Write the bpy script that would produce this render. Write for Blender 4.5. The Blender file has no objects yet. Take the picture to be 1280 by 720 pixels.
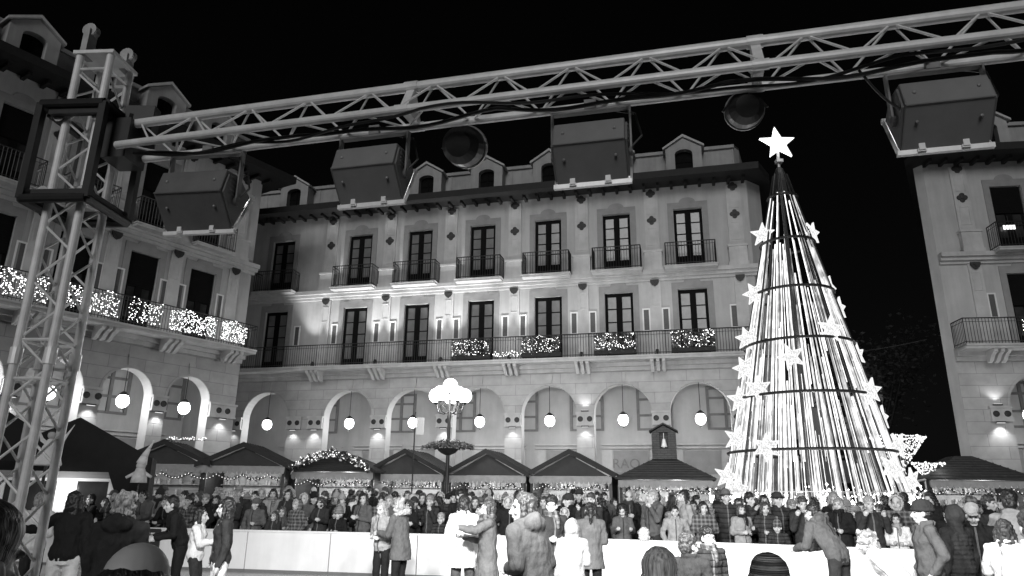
import bpy, bmesh, math, random
from mathutils import Vector, Matrix, Euler, noise
R = math.radians
PI = math.pi
random.seed(7)
scene = bpy.context.scene
C = scene.collection

# ------------------------------------------------------------------ camera, sky, light, exposure
cam_data = bpy.data.cameras.new("camera")
cam = bpy.data.objects.new("camera", cam_data)
C.objects.link(cam)
cam_data.sensor_width = 36.0
cam_data.lens = 870.0 / 1280.0 * 36.0
cam_data.clip_start = 0.05
cam_data.clip_end = 800
_pit = math.atan(258 / 870)
cam.matrix_world = (Matrix.Translation((0, 0, 1.75)) @ Matrix.Rotation(PI / 2 + _pit, 4, 'X')
                    @ Matrix.Rotation(0.012, 4, 'Z'))
scene.camera = cam

world = bpy.data.worlds.new("World")
scene.world = world
world.use_nodes = True
wn = world.node_tree.nodes
wl = world.node_tree.links
bg = wn["Background"]
sky = wn.new("ShaderNodeTexSky")
sky.sky_type = 'NISHITA'
sky.sun_disc = False
sky.sun_elevation = R(22)
sky.sun_rotation = R(192)
bw = wn.new("ShaderNodeRGBToBW")
wl.new(sky.outputs[0], bw.inputs[0])
wl.new(bw.outputs[0], bg.inputs[0])
bg.inputs[1].default_value = 0.0005          # a night sky: a few thousandths of the daylight value

sun = bpy.data.lights.new("fill_sun", 'SUN')  # added ambient fill from behind the camera, lifts facades and truss
sun.energy = 0.88
sun.angle = R(25)
suno = bpy.data.objects.new("fill_sun", sun)
C.objects.link(suno)
suno.rotation_euler = (R(68), 0, R(-12))

scene.view_settings.view_transform = 'Standard'
scene.view_settings.look = 'None'
scene.view_settings.exposure = 0.2
scene.view_settings.gamma = 1.0
scene.view_settings.use_curve_mapping = False
scene.render.engine = 'CYCLES'
cy = scene.cycles
cy.use_denoising = True
cy.max_bounces = 5
cy.diffuse_bounces = 3
cy.glossy_bounces = 2
cy.transmission_bounces = 3
cy.sample_clamp_indirect = 2.0
cy.sample_clamp_direct = 0.0
cy.caustics_reflective = False
cy.caustics_refractive = False

# ------------------------------------------------------------------ materials (the photograph is black and white)
MATS = {}
def mat(name, v, rough=0.7, var=0.0, scale=3.0, bump=0.0, bscale=None, metal=0.0, stains=0.0, spec=0.4):
    if name in MATS: return MATS[name]
    m = bpy.data.materials.new(name)
    m.use_nodes = True
    nt = m.node_tree
    b = nt.nodes["Principled BSDF"]
    b.inputs["Base Color"].default_value = (v, v, v, 1)
    b.inputs["Roughness"].default_value = rough
    b.inputs["Metallic"].default_value = metal
    b.inputs["Specular IOR Level"].default_value = spec
    tc = nt.nodes.new("ShaderNodeTexCoord")
    if var > 0 or stains > 0:
        n = nt.nodes.new("ShaderNodeTexNoise")
        n.inputs["Scale"].default_value = scale
        n.inputs["Detail"].default_value = 6
        n.inputs["Roughness"].default_value = 0.62
        nt.links.new(tc.outputs["Object"], n.inputs["Vector"])
        mr = nt.nodes.new("ShaderNodeMapRange")
        mr.inputs[1].default_value = 0.28; mr.inputs[2].default_value = 0.72
        mr.inputs[3].default_value = v * (1 - var); mr.inputs[4].default_value = min(0.95, v * (1 + var))
        nt.links.new(n.outputs[0], mr.inputs[0])
        out = mr.outputs[0]
        if stains > 0:                                  # long vertical weather streaks
            mp = nt.nodes.new("ShaderNodeMapping")
            mp.inputs["Scale"].default_value = (1.3, 1.3, 0.16)
            nt.links.new(tc.outputs["Object"], mp.inputs[0])
            n2 = nt.nodes.new("ShaderNodeTexNoise")
            n2.inputs["Scale"].default_value = 1.6; n2.inputs["Detail"].default_value = 7
            n2.inputs["Roughness"].default_value = 0.68
            nt.links.new(mp.outputs[0], n2.inputs["Vector"])
            m2 = nt.nodes.new("ShaderNodeMapRange")
            m2.inputs[1].default_value = 0.35; m2.inputs[2].default_value = 0.65
            m2.inputs[3].default_value = 1 - stains; m2.inputs[4].default_value = 1 + stains * 0.3
            nt.links.new(n2.outputs[0], m2.inputs[0])
            mm = nt.nodes.new("ShaderNodeMath"); mm.operation = 'MULTIPLY'
            nt.links.new(out, mm.inputs[0]); nt.links.new(m2.outputs[0], mm.inputs[1])
            out = mm.outputs[0]
        nt.links.new(out, b.inputs["Base Color"])
    if bump > 0:
        nb = nt.nodes.new("ShaderNodeTexNoise")
        nb.inputs["Scale"].default_value = bscale or scale * 6
        nb.inputs["Detail"].default_value = 5
        nt.links.new(tc.outputs["Object"], nb.inputs["Vector"])
        bp = nt.nodes.new("ShaderNodeBump")
        bp.inputs["Strength"].default_value = bump
        bp.inputs["Distance"].default_value = 0.02
        nt.links.new(nb.outputs[0], bp.inputs["Height"])
        nt.links.new(bp.outputs[0], b.inputs["Normal"])
    MATS[name] = m
    return m

def blocks(name, v, bw_, bh, mortar, axes='XZ', var=0.12, rough=0.75, mort_v=0.55, bump=0.4):
    """stone blocks, boards or tiles laid by a brick texture in object space"""
    m = mat(name, v, rough, var=var, scale=2.2)
    nt = m.node_tree
    b = nt.nodes["Principled BSDF"]
    tc = nt.nodes.new("ShaderNodeTexCoord")
    sx = nt.nodes.new("ShaderNodeSeparateXYZ")
    cx = nt.nodes.new("ShaderNodeCombineXYZ")
    nt.links.new(tc.outputs["Object"], sx.inputs[0])
    nt.links.new(sx.outputs['XYZ'.index(axes[0])], cx.inputs[0])
    nt.links.new(sx.outputs['XYZ'.index(axes[1])], cx.inputs[1])
    br = nt.nodes.new("ShaderNodeTexBrick")
    nt.links.new(cx.outputs[0], br.inputs["Vector"])
    br.inputs["Color1"].default_value = (1, 1, 1, 1)
    br.inputs["Color2"].default_value = (0.86, 0.86, 0.86, 1)
    br.inputs["Mortar"].default_value = (mort_v, mort_v, mort_v, 1)
    br.inputs["Scale"].default_value = 1.0
    br.inputs["Mortar Size"].default_value = mortar
    br.inputs["Mortar Smooth"].default_value = 0.3
    br.inputs["Brick Width"].default_value = bw_
    br.inputs["Row Height"].default_value = bh
    old = b.inputs["Base Color"].links[0].from_socket
    mm = nt.nodes.new("ShaderNodeMath"); mm.operation = 'MULTIPLY'
    nt.links.new(old, mm.inputs[0]); nt.links.new(br.outputs["Color"], mm.inputs[1])
    nt.links.new(mm.outputs[0], b.inputs["Base Color"])
    bp = nt.nodes.new("ShaderNodeBump")
    bp.inputs["Strength"].default_value = bump; bp.inputs["Distance"].default_value = 0.015
    inv = nt.nodes.new("ShaderNodeMath"); inv.operation = 'SUBTRACT'; inv.inputs[0].default_value = 1
    nt.links.new(br.outputs["Fac"], inv.inputs[1])
    nt.links.new(inv.outputs[0], bp.inputs["Height"])
    nt.links.new(bp.outputs[0], b.inputs["Normal"])
    return m

def glow(name, strength, sampled=False, v=1.0):
    if name in MATS: return MATS[name]
    m = bpy.data.materials.new(name)
    m.use_nodes = True
    nt = m.node_tree
    nt.nodes.remove(nt.nodes["Principled BSDF"])
    e = nt.nodes.new("ShaderNodeEmission")
    e.inputs[0].default_value = (v, v, v, 1)
    e.inputs[1].default_value = strength
    nt.links.new(e.outputs[0], nt.nodes["Material Output"].inputs[0])
    m.cycles.emission_sampling = 'FRONT' if sampled else 'NONE'
    MATS[name] = m
    return m

M_STUCCO = mat("painted_stucco", 0.42, 0.85, var=0.10, scale=0.9, bump=0.25, bscale=30, stains=0.16)
M_TRIM = mat("stone_trim", 0.47, 0.8, var=0.12, scale=2.0, bump=0.2, bscale=25, stains=0.14)
M_SURR = mat("painted_surround", 0.25, 0.8, var=0.14, scale=2.5, bump=0.15, bscale=25)
M_ASHLAR = blocks("ashlar_stone", 0.40, 1.35, 0.46, 0.012, 'XZ', var=0.14, mort_v=0.62)
M_INNER = mat("arcade_plaster", 0.42, 0.85, var=0.10, scale=1.2, bump=0.2, bscale=20, stains=0.1)
M_SOFFIT = mat("limewashed_soffit", 0.46, 0.85, var=0.08, scale=2.0, bump=0.1)
M_EAVE = mat("dark_timber_eave", 0.011, 0.7, var=0.3, scale=5, bump=0.3)
M_ROOF = mat("roof_tile", 0.032, 0.8, var=0.3, scale=6, bump=0.5)
M_ATTIC = mat("attic_render", 0.36, 0.85, var=0.12, scale=1.4, bump=0.2, stains=0.2)
M_IRON = mat("wrought_iron", 0.018, 0.5, var=0.2, scale=8)
M_FRAME = mat("black_window_paint", 0.006, 0.8, var=0.2, scale=6, spec=.08)
M_PANE = mat("curtained_glass", 0.15, 0.18, var=0.3, scale=1.1)
M_PANED = mat("dark_glass", 0.03, 0.12, var=0.5, scale=1.5)
M_SHUT = mat("narrow_shutter_paint", 0.085, 0.6, var=0.2, scale=6)
M_WFRAME = mat("white_frame_paint", 0.66, 0.7, var=0.06, scale=4)
M_ORN = mat("bronze_ornament", 0.03, 0.6, var=0.3, scale=10)
M_DARK = mat("dark_void", 0.02, 0.9)
M_STONE_GROUND = blocks("plaza_paving", 0.22, 0.9, 0.6, 0.012, 'XY', var=0.2, rough=0.55)
M_ICE = mat("scraped_ice", 0.30, 0.22, var=0.2, scale=1.5, bump=0.15, bscale=9)
M_WHITE = mat("white_plastic_board", 0.82, 0.42, var=0.07, scale=1.1, bump=0.05, bscale=4, stains=0.08)
M_ALU = mat("aluminium_tube", 0.84, 0.38, var=0.16, scale=9, metal=0.12)
M_STEEL = mat("galvanised_steel", 0.34, 0.5, var=0.25, scale=9, metal=0.5)
M_BLACKM = mat("black_steel", 0.02, 0.45, var=0.3, scale=8)
M_CABLE = mat("black_rubber", 0.012, 0.55)
M_FLOOD = mat("grey_lamp_paint", 0.20, 0.5, var=0.14, scale=3, bump=0.05)
M_FLOODD = mat("dark_lamp_paint", 0.13, 0.55, var=0.2, scale=4)
M_CLIP = mat("white_plastic_clip", 0.85, 0.4)
M_TARP = mat("dark_canvas", 0.016, 0.75, var=0.25, scale=3, bump=0.3, bscale=8)
M_BTARP = mat("black_canvas", 0.010, 0.8, var=0.3, scale=3, bump=0.3, bscale=6)
M_WOOD = blocks("brown_planks", 0.05, 3.0, 0.14, 0.008, 'XZ', var=0.3, mort_v=0.4)
M_PALEWOOD = blocks("pale_planks", 0.30, 3.0, 0.16, 0.006, 'XZ', var=0.2, mort_v=0.6)
M_FRONT = mat("stall_lining", 0.45, 0.8, var=0.2, scale=4)
M_LEAF = mat("dark_evergreen", 0.035, 0.7, var=0.5, scale=20)
M_KIOSK = mat("white_kiosk_panel", 0.75, 0.5, var=0.06, scale=2)
def glow_dots(name, strength, scale, lo=.2, hi=1.0):
    """light source made of many small bulbs: brightness varies from bulb to bulb"""
    m = glow(name, strength); nt = m.node_tree
    e = [n for n in nt.nodes if n.type == 'EMISSION'][0]
    tc = nt.nodes.new("ShaderNodeTexCoord"); n = nt.nodes.new("ShaderNodeTexNoise"); n.inputs["Scale"].default_value = scale; n.inputs["Detail"].default_value = 2
    nt.links.new(tc.outputs["Object"], n.inputs["Vector"])
    mr = nt.nodes.new("ShaderNodeMapRange"); mr.inputs[1].default_value = .38; mr.inputs[2].default_value = .64
    mr.inputs[3].default_value = strength*lo; mr.inputs[4].default_value = strength*hi
    nt.links.new(n.outputs[0], mr.inputs[0]); nt.links.new(mr.outputs[0], e.inputs[1])
    return m
G_GLOBE = glow("lit_globe", 9.0)
G_FAIRY = glow("fairy_bulb", 4.0)
G_FAIRY2 = glow("dim_fairy_bulb", 1.6)
G_TUBE = [glow_dots("led_tube_bright", 1.9, 3.2, .5), glow_dots("led_tube_mid", .95, 3.2, .45), glow_dots("led_tube_dim", .45, 3.2, .4)]
G_STAR = glow_dots("star_bulb_mesh", 1.15, 22, .5); G_RIM = glow("star_bulb_rim", .95)
G_TOPSTAR = glow("lit_top_star", 4.0)
G_STRIP = glow("stall_light_tube", 6.0)

# ------------------------------------------------------------------ mesh helpers
class MB:
    def __init__(s): s.v = []; s.f = []; s.m = []; s.mi = 0
    def add(s, vs, fs):
        o = len(s.v); s.v.extend([tuple(p) for p in vs])
        for f in fs: s.f.append(tuple(o + i for i in f)); s.m.append(s.mi)
    def box(s, x0, x1, y0, y1, z0, z1):
        s.add([(x0,y0,z0),(x1,y0,z0),(x1,y1,z0),(x0,y1,z0),(x0,y0,z1),(x1,y0,z1),(x1,y1,z1),(x0,y1,z1)],
              [(0,3,2,1),(4,5,6,7),(0,1,5,4),(1,2,6,5),(2,3,7,6),(3,0,4,7)])
    def cbox(s, c, size, rot=None):
        hx, hy, hz = size[0]/2, size[1]/2, size[2]/2
        vs = [Vector((sx*hx, sy*hy, sz*hz)) for sz in (-1,1) for sx, sy in ((-1,-1),(1,-1),(1,1),(-1,1))]
        if rot is not None: vs = [rot @ v for v in vs]
        s.add([v + Vector(c) for v in vs], [(0,3,2,1),(4,5,6,7),(0,1,5,4),(1,2,6,5),(2,3,7,6),(3,0,4,7)])
    def tube(s, p0, p1, r0, r1=None, n=8, caps=True):
        p0, p1 = Vector(p0), Vector(p1)
        r1 = r0 if r1 is None else r1
        d = (p1 - p0)
        if d.length < 1e-6: return
        q = d.to_track_quat('Z', 'Y').to_matrix()
        vs = []
        for p, r in ((p0, r0), (p1, r1)):
            for k in range(n):
                a = 2*PI*k/n
                vs.append(p + q @ Vector((r*math.cos(a), r*math.sin(a), 0)))
        fs = [(k, (k+1) % n, n+(k+1) % n, n+k) for k in range(n)]
        if caps: fs += [tuple(range(n-1, -1, -1)), tuple(range(n, 2*n))]
        s.add(vs, fs)
    def poly(s, pts, r, n=6):
        for a, b in zip(pts[:-1], pts[1:]): s.tube(a, b, r, r, n)
    def sphere(s, c, r, seg=10, ring=6, sc=(1,1,1), rot=None):
        vs = []; fs = []
        c = Vector(c)
        for i in range(1, ring):
            t = PI*i/ring
            for k in range(seg):
                a = 2*PI*k/seg
                p = Vector((r*sc[0]*math.sin(t)*math.cos(a), r*sc[1]*math.sin(t)*math.sin(a), r*sc[2]*math.cos(t)))
                vs.append(c + (rot @ p if rot else p))
        tp = Vector((0,0,r*sc[2])); bt = Vector((0,0,-r*sc[2]))
        vs.append(c + (rot @ tp if rot else tp)); vs.append(c + (rot @ bt if rot else bt))
        T = len(vs)-2; B = T+1
        for i in range(ring-2):
            for k in range(seg):
                a = i*seg+k; b = i*seg+(k+1) % seg
                fs.append((a, a+seg, b+seg, b))
        for k in range(seg):
            fs.append((T, k, (k+1) % seg))
            o = (ring-2)*seg
            fs.append((B, o+(k+1) % seg, o+k))
        s.add(vs, fs)
    def octa(s, c, r):
        x, y, z = c
        s.add([(x+r,y,z),(x-r,y,z),(x,y+r,z),(x,y-r,z),(x,y,z+r),(x,y,z-r)],
              [(0,2,4),(2,1,4),(1,3,4),(3,0,4),(2,0,5),(1,2,5),(3,1,5),(0,3,5)])
    def lathe(s, c, prof, n=16, rot=None):
        vs = []; fs = []
        c = Vector(c)
        for r, z in prof:
            for k in range(n):
                a = 2*PI*k/n
                p = Vector((r*math.cos(a), r*math.sin(a), z))
                vs.append(c + (rot @ p if rot else p))
        for i in range(len(prof)-1):
            for k in range(n):
                a = i*n+k; b = i*n+(k+1) % n
                fs.append((a, b, b+n, a+n))
        s.add(vs, fs)
    def prism(s, pts, y0, y1):
        """polygon in (x, z), extruded along y"""
        n = len(pts)
        s.add([(x, y0, z) for x, z in pts] + [(x, y1, z) for x, z in pts],
              [tuple(range(n)), tuple(range(2*n-1, n-1, -1))] + [(k, n+k, n+(k+1) % n, (k+1) % n) for k in range(n)])
    def prism_x(s, pts, x0, x1):
        """polygon in (y, z), extruded along x"""
        n = len(pts)
        s.add([(x0, y, z) for y, z in pts] + [(x1, y, z) for y, z in pts],
              [tuple(range(n-1, -1, -1)), tuple(range(n, 2*n))] + [((k+1) % n, n+(k+1) % n, n+k, k) for k in range(n)])
    def mesh(s, name, mats, smooth=False):
        me = bpy.data.meshes.new(name)
        me.from_pydata(s.v, [], s.f)
        for m in (mats if isinstance(mats, (list, tuple)) else [mats]): me.materials.append(m)
        if any(s.m): me.polygons.foreach_set("material_index", s.m)
        if smooth: me.polygons.foreach_set("use_smooth", [True]*len(s.f))
        me.validate()
        return me
    def build(s, name, mats, parent=None, smooth=False, loc=None, fix=True):
        me = s.mesh(name, mats, smooth)
        if fix:
            b = bmesh.new(); b.from_mesh(me)
            bmesh.ops.recalc_face_normals(b, faces=b.faces)
            b.to_mesh(me); b.free()
        return link(name, me, parent, loc)

def link(name, me, parent=None, loc=None, rotz=None):
    o = bpy.data.objects.new(name, me)
    C.objects.link(o)
    if parent is not None: o.parent = parent
    if loc is not None: o.location = loc
    if rotz is not None: o.rotation_euler = (0, 0, rotz)
    return o

def tag(o, label, cat, group=None, kind=None):
    if label: o["label"] = label
    if cat: o["category"] = cat
    if group: o["group"] = group
    if kind: o["kind"] = kind
    return o

def thing(name, label, cat, loc=(0,0,0), rotz=0.0, group=None):
    o = bpy.data.objects.new(name, None)
    C.objects.link(o)
    o.empty_display_size = 0.2
    o.location = loc; o.rotation_euler = (0, 0, rotz)
    return tag(o, label, cat, group)

def structure(mb, name, m, loc=None):
    o = mb.build(name, m, None, loc=loc)
    o["kind"] = "structure"
    return o

def lamp(name, kind, loc, energy, parent=None, radius=0.1, aim=None, cone=None, blend=0.5):
    L = bpy.data.lights.new(name, kind)
    L.energy = energy
    L.shadow_soft_size = radius
    if kind == 'SPOT':
        L.spot_size = cone; L.spot_blend = blend
    o = bpy.data.objects.new(name, L)
    C.objects.link(o)
    if parent is not None: o.parent = parent
    o.location = loc
    if aim is not None:
        o.rotation_euler = (Vector(aim) - Vector(loc)).to_track_quat('-Z', 'Y').to_euler()
    return o

# ------------------------------------------------------------------ ground
g = MB(); g.add([(-400,-200,0),(400,-200,0),(400,600,0),(-400,600,0)], [(0,1,2,3)])
structure(g, "pavement", M_STONE_GROUND)
BAR = [(-13.2,18.35),(-6.0,17.0),(0.0,15.85),(3.7,14.55),(6.7,13.35),(11.5,11.3)]
g = MB()
ring = [(x, y, 0.004) for x, y in BAR] + [(13.5,9.0,0.004),(13.5,2.6,0.004),(-13.5,2.6,0.004),(-14.5,9.0,0.004)]
g.add(ring, [tuple(range(len(ring)))[::-1]])
structure(g, "ice_rink", M_ICE)
# ------------------------------------------------------------------ arcaded buildings round the square
Z1, Z2, Z3 = 7.45, 11.35, 15.35
_cache = {}
def cached(key, fn):
    if key not in _cache: _cache[key] = fn()
    return _cache[key]

def door_frame_mesh(w, h):
    m = MB(); t = 0.115
    m.box(-w/2, -w/2+t, 0, .08, 0, h); m.box(w/2-t, w/2, 0, .08, 0, h)
    m.box(-w/2+t, w/2-t, 0, .08, h-t*1.3, h)
    m.box(-.13, .13, -.015, .08, 0, h-t*1.3)
    m.box(-w/2+t, -.13, .005, .07, 0, .42); m.box(.13, w/2-t, .005, .07, 0, .42)
    for k in (1, 2, 3):
        z = .42 + (h-.53)*k/4
        m.box(-w/2+t, -.13, .02, .06, z-.024, z+.024); m.box(.13, w/2-t, .02, .06, z-.024, z+.024)
    return m.mesh("window", M_FRAME)
def door_pane_mesh(w, h, m_):
    m = MB(); t = .115
    m.box(-w/2+t, -.13, .035, .05, .42, h-.14); m.box(.13, w/2-t, .035, .05, .42, h-.14)
    return m.mesh("pane", m_)
def blind_mesh(w, h):
    m = MB()
    m.box(-w/2+.02, w/2-.02, -.05, -.02, h*.56, h-.02)
    for k in range(14): m.box(-w/2+.02, w/2-.02, -.058, -.05, h*.56+k*h*.031, h*.56+k*h*.031+.05)
    return m.mesh("roller_blind", M_FRAME)
def surround_mesh(w, h, z0):
    """flat painted band with a crest over the opening"""
    m = MB(); b = .26; y0, y1 = -.035, .0
    m.box(-w/2-b, -w/2-.01, y0, y1, z0, h+b); m.box(w/2+.01, w/2+b, y0, y1, z0, h+b)
    m.box(-w/2-.01, w/2+.01, y0, y1, h+.01, h+b)
    pts = [(-w/2-b, h+b+.002), (w/2+b, h+b+.002), (w/2+b, h+b+.06)]
    for k in range(13):
        a = PI*k/12
        pts.append((.36*math.cos(a), h+b+.06+.22*math.sin(a)))
    pts.append((-w/2-b, h+b+.06))
    m.prism(pts, y0, y1)
    return m.mesh("window_surround", M_SURR)
def railing_mesh(w, d, h, sp=.115):
    m = MB(); r = .011
    def run(a, b):
        a, b = Vector(a), Vector(b); L = (b-a).length; n = max(2, int(L/sp))
        m.tube(a+Vector((0,0,h)), b+Vector((0,0,h)), .022, n=6); m.tube(a+Vector((0,0,.09)), b+Vector((0,0,.09)), .014, n=5)
        m.tube(a+Vector((0,0,h*.86)), b+Vector((0,0,h*.86)), .010, n=5)
        for k in range(n+1):
            p = a + (b-a)*k/n
            rr = .018 if k in (0, n) or k % 14 == 0 else r
            m.tube(p, p+Vector((0,0,h)), rr, n=4, caps=False)
    run((-w/2, -d, 0), (w/2, -d, 0))
    run((-w/2, -d, 0), (-w/2, 0, 0)); run((w/2, -d, 0), (w/2, 0, 0))
    return m.mesh("railing", M_IRON)
def slab_mesh(w, d, t):
    m = MB(); m.box(-w/2, w/2, -d, 0, -t, 0); m.box(-w/2-.04, w/2+.04, -d-.04, 0, -t*.35, -.006)
    return m.mesh("balcony", M_TRIM)
def quatrefoil_mesh(r=.20):
    m = MB()
    for dx, dz in ((1,0),(-1,0),(0,1),(0,-1)): m.lathe((dx*r*.55, 0, dz*r*.55), [(0,-.045),(r*.5,-.04),(r*.55,0)], 10, Matrix.Rotation(-PI/2, 3, 'X'))
    m.lathe((0,0,0), [(0,-.08),(r*.4,-.07),(r*.45,0)], 10, Matrix.Rotation(-PI/2, 3, 'X'))
    return m.mesh("quatrefoil_ornament", M_ORN)
def shield_mesh():
    m = MB(); m.prism([(-.19,.13),(.19,.13),(.19,.02),(.12,-.10),(0,-.17),(-.12,-.10),(-.19,.02)], -.07, .0)
    m.prism([(-.10,.05),(.10,.05),(0,-.08)], -.10, -.07)
    return m.mesh("shield_ornament", M_ORN)
def narrow_mesh():
    m = MB(); m.box(-.11, .11, -.022, -.002, 0, .92)
    for k in range(11): m.box(-.095, .095, -.03, -.022, .04+k*.08, .08+k*.08)
    return m.mesh("shutter", M_SHUT)
def narrow_frame_mesh():
    m = MB(); b = .06
    m.box(-.11-b, -.11, -.045, 0, -b, .92+b); m.box(.11, .11+b, -.045, 0, -b, .92+b)
    m.box(-.11, .11, -.045, 0, .92, .92+b); m.box(-.11, .11, -.045, 0, -b, 0)
    return m.mesh("shutter_frame", M_WFRAME)
def pilaster_mesh(w, z0, z1, panels):
    m = MB(); m.box(-w/2, w/2, -.07, 0, z0, z1)
    for a, b in panels:            # a sunk panel drawn by raised mouldings
        for x in (-w*.30, w*.30): m.box(x-.02, x+.02, -.09, -.07, a, b)
        m.box(-w*.30-.02, w*.30+.02, -.09, -.07, b, b+.035); m.box(-w*.30-.02, w*.30+.02, -.09, -.07, a-.035, a)
    m.box(-w/2-.05, w/2+.05, -.11, 0, z0, z0+.14)
    return m.mesh("pilaster", M_TRIM)
def cap_mesh(w):
    m = MB(); m.box(-w/2, w/2, -.12, 0, 4.65, 5.12); m.box(-w/2-.04, w/2+.04, -.16, 0, 5.10, 5.19); m.box(-w/2-.02, w/2+.02, -.14, 0, 4.60, 4.66)
    return m.mesh("pier_capital", M_TRIM)
def roundel_mesh():
    m = MB(); m.lathe((0,0,0), [(0,-.02),(.08,-.012),(.095,-.03),(.115,-.03),(.12,0)], 14, Matrix.Rotation(-PI/2, 3, 'X'))
    return m.mesh("roundel", M_ORN)
def bracket_mesh():
    m = MB()
    for x in (-.24, 0, .24):
        m.prism_x([(0,0),(-.62,0),(-.62,-.10),(-.40,-.20),(-.16,-.42),(0,-.46)], x-.07, x+.07)
    return m.mesh("balcony_bracket", M_TRIM)
def dormer_mesh():
    m = MB(); w = .82
    pts = [(-w,0),(-.42,0),(-.42,1.25)] 
    # front with an arched opening: left, right, top pieces
    m.prism([(-w,0),(-.40,0),(-.40,1.22),(-w,1.22)], 0, .9); m.prism([(.40,0),(w,0),(w,1.22),(.40,1.22)], 0, .9)
    arc = [(.40*math.cos(PI*k/10), 1.22+.22*math.sin(PI*k/10)) for k in range(11)]
    m.prism([(w,1.222),(w,1.5),(0,2.02),(-w,1.5),(-w,1.222)] + [(x,z) for x, z in arc[::-1]], 0, .9)
    return m.mesh("dormer", M_ATTIC)
def dormer_roof_mesh():
    m = MB(); w = .95
    m.prism([(-w,1.46),(0,2.06),(w,1.46),(w,1.56),(0,2.18),(-w,1.56)], -.12, 2.2)
    return m.mesh("dormer_roof", M_TRIM)
def dormer_window_mesh():
    m = MB()
    arc = [(.398*math.cos(PI*k/10), 1.22+.218*math.sin(PI*k/10)) for k in range(11)]
    m.prism([(-.398,0.003),(.398,.003)] + arc, .3, .36)
    m.box(-.03, .03, .26, .3, .003, 1.40)
    for z in (.45, .9): m.box(-.395, .395, .27, .3, z-.015, z+.015)
    return m.mesh("dormer_window", M_FRAME)
def plan_prism(m, pts, z0, z1):
    n = len(pts)
    m.add([(x,y,z0) for x,y in pts]+[(x,y,z1) for x,y in pts],
          [tuple(range(n-1,-1,-1)), tuple(range(n,2*n))]+[(k,(k+1)%n,n+(k+1)%n,n+k) for k in range(n)])

def wall_with_openings(m, u0, u1, z0, z1, ops, depth=.35):
    us = sorted({u0, u1} | {o[0] for o in ops} | {o[1] for o in ops})
    zs = sorted({z0, z1} | {o[2] for o in ops} | {o[3] for o in ops})
    for a, b in zip(us[:-1], us[1:]):
        for c, d in zip(zs[:-1], zs[1:]):
            mu, mz = (a+b)/2, (c+d)/2
            if any(o[0] < mu < o[1] and o[2] < mz < o[3] for o in ops): continue
            m.add([(a,0,c),(b,0,c),(b,0,d),(a,0,d)], [(0,1,2,3)])
    for a, b, c, d in ops:
        m.add([(a,0,c),(a,depth,c),(a,depth,d),(a,0,d)], [(0,1,2,3)])
        m.add([(b,0,c),(b,0,d),(b,depth,d),(b,depth,c)], [(0,1,2,3)])
        m.add([(a,0,d),(a,depth,d),(b,depth,d),(b,0,d)], [(0,1,2,3)])
        m.add([(a,0,c),(b,0,c),(b,depth,c),(a,depth,c)], [(0,1,2,3)])
        m.add([(a,depth,c),(b,depth,c),(b,depth,d),(a,depth,d)], [(0,1,2,3)])

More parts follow.
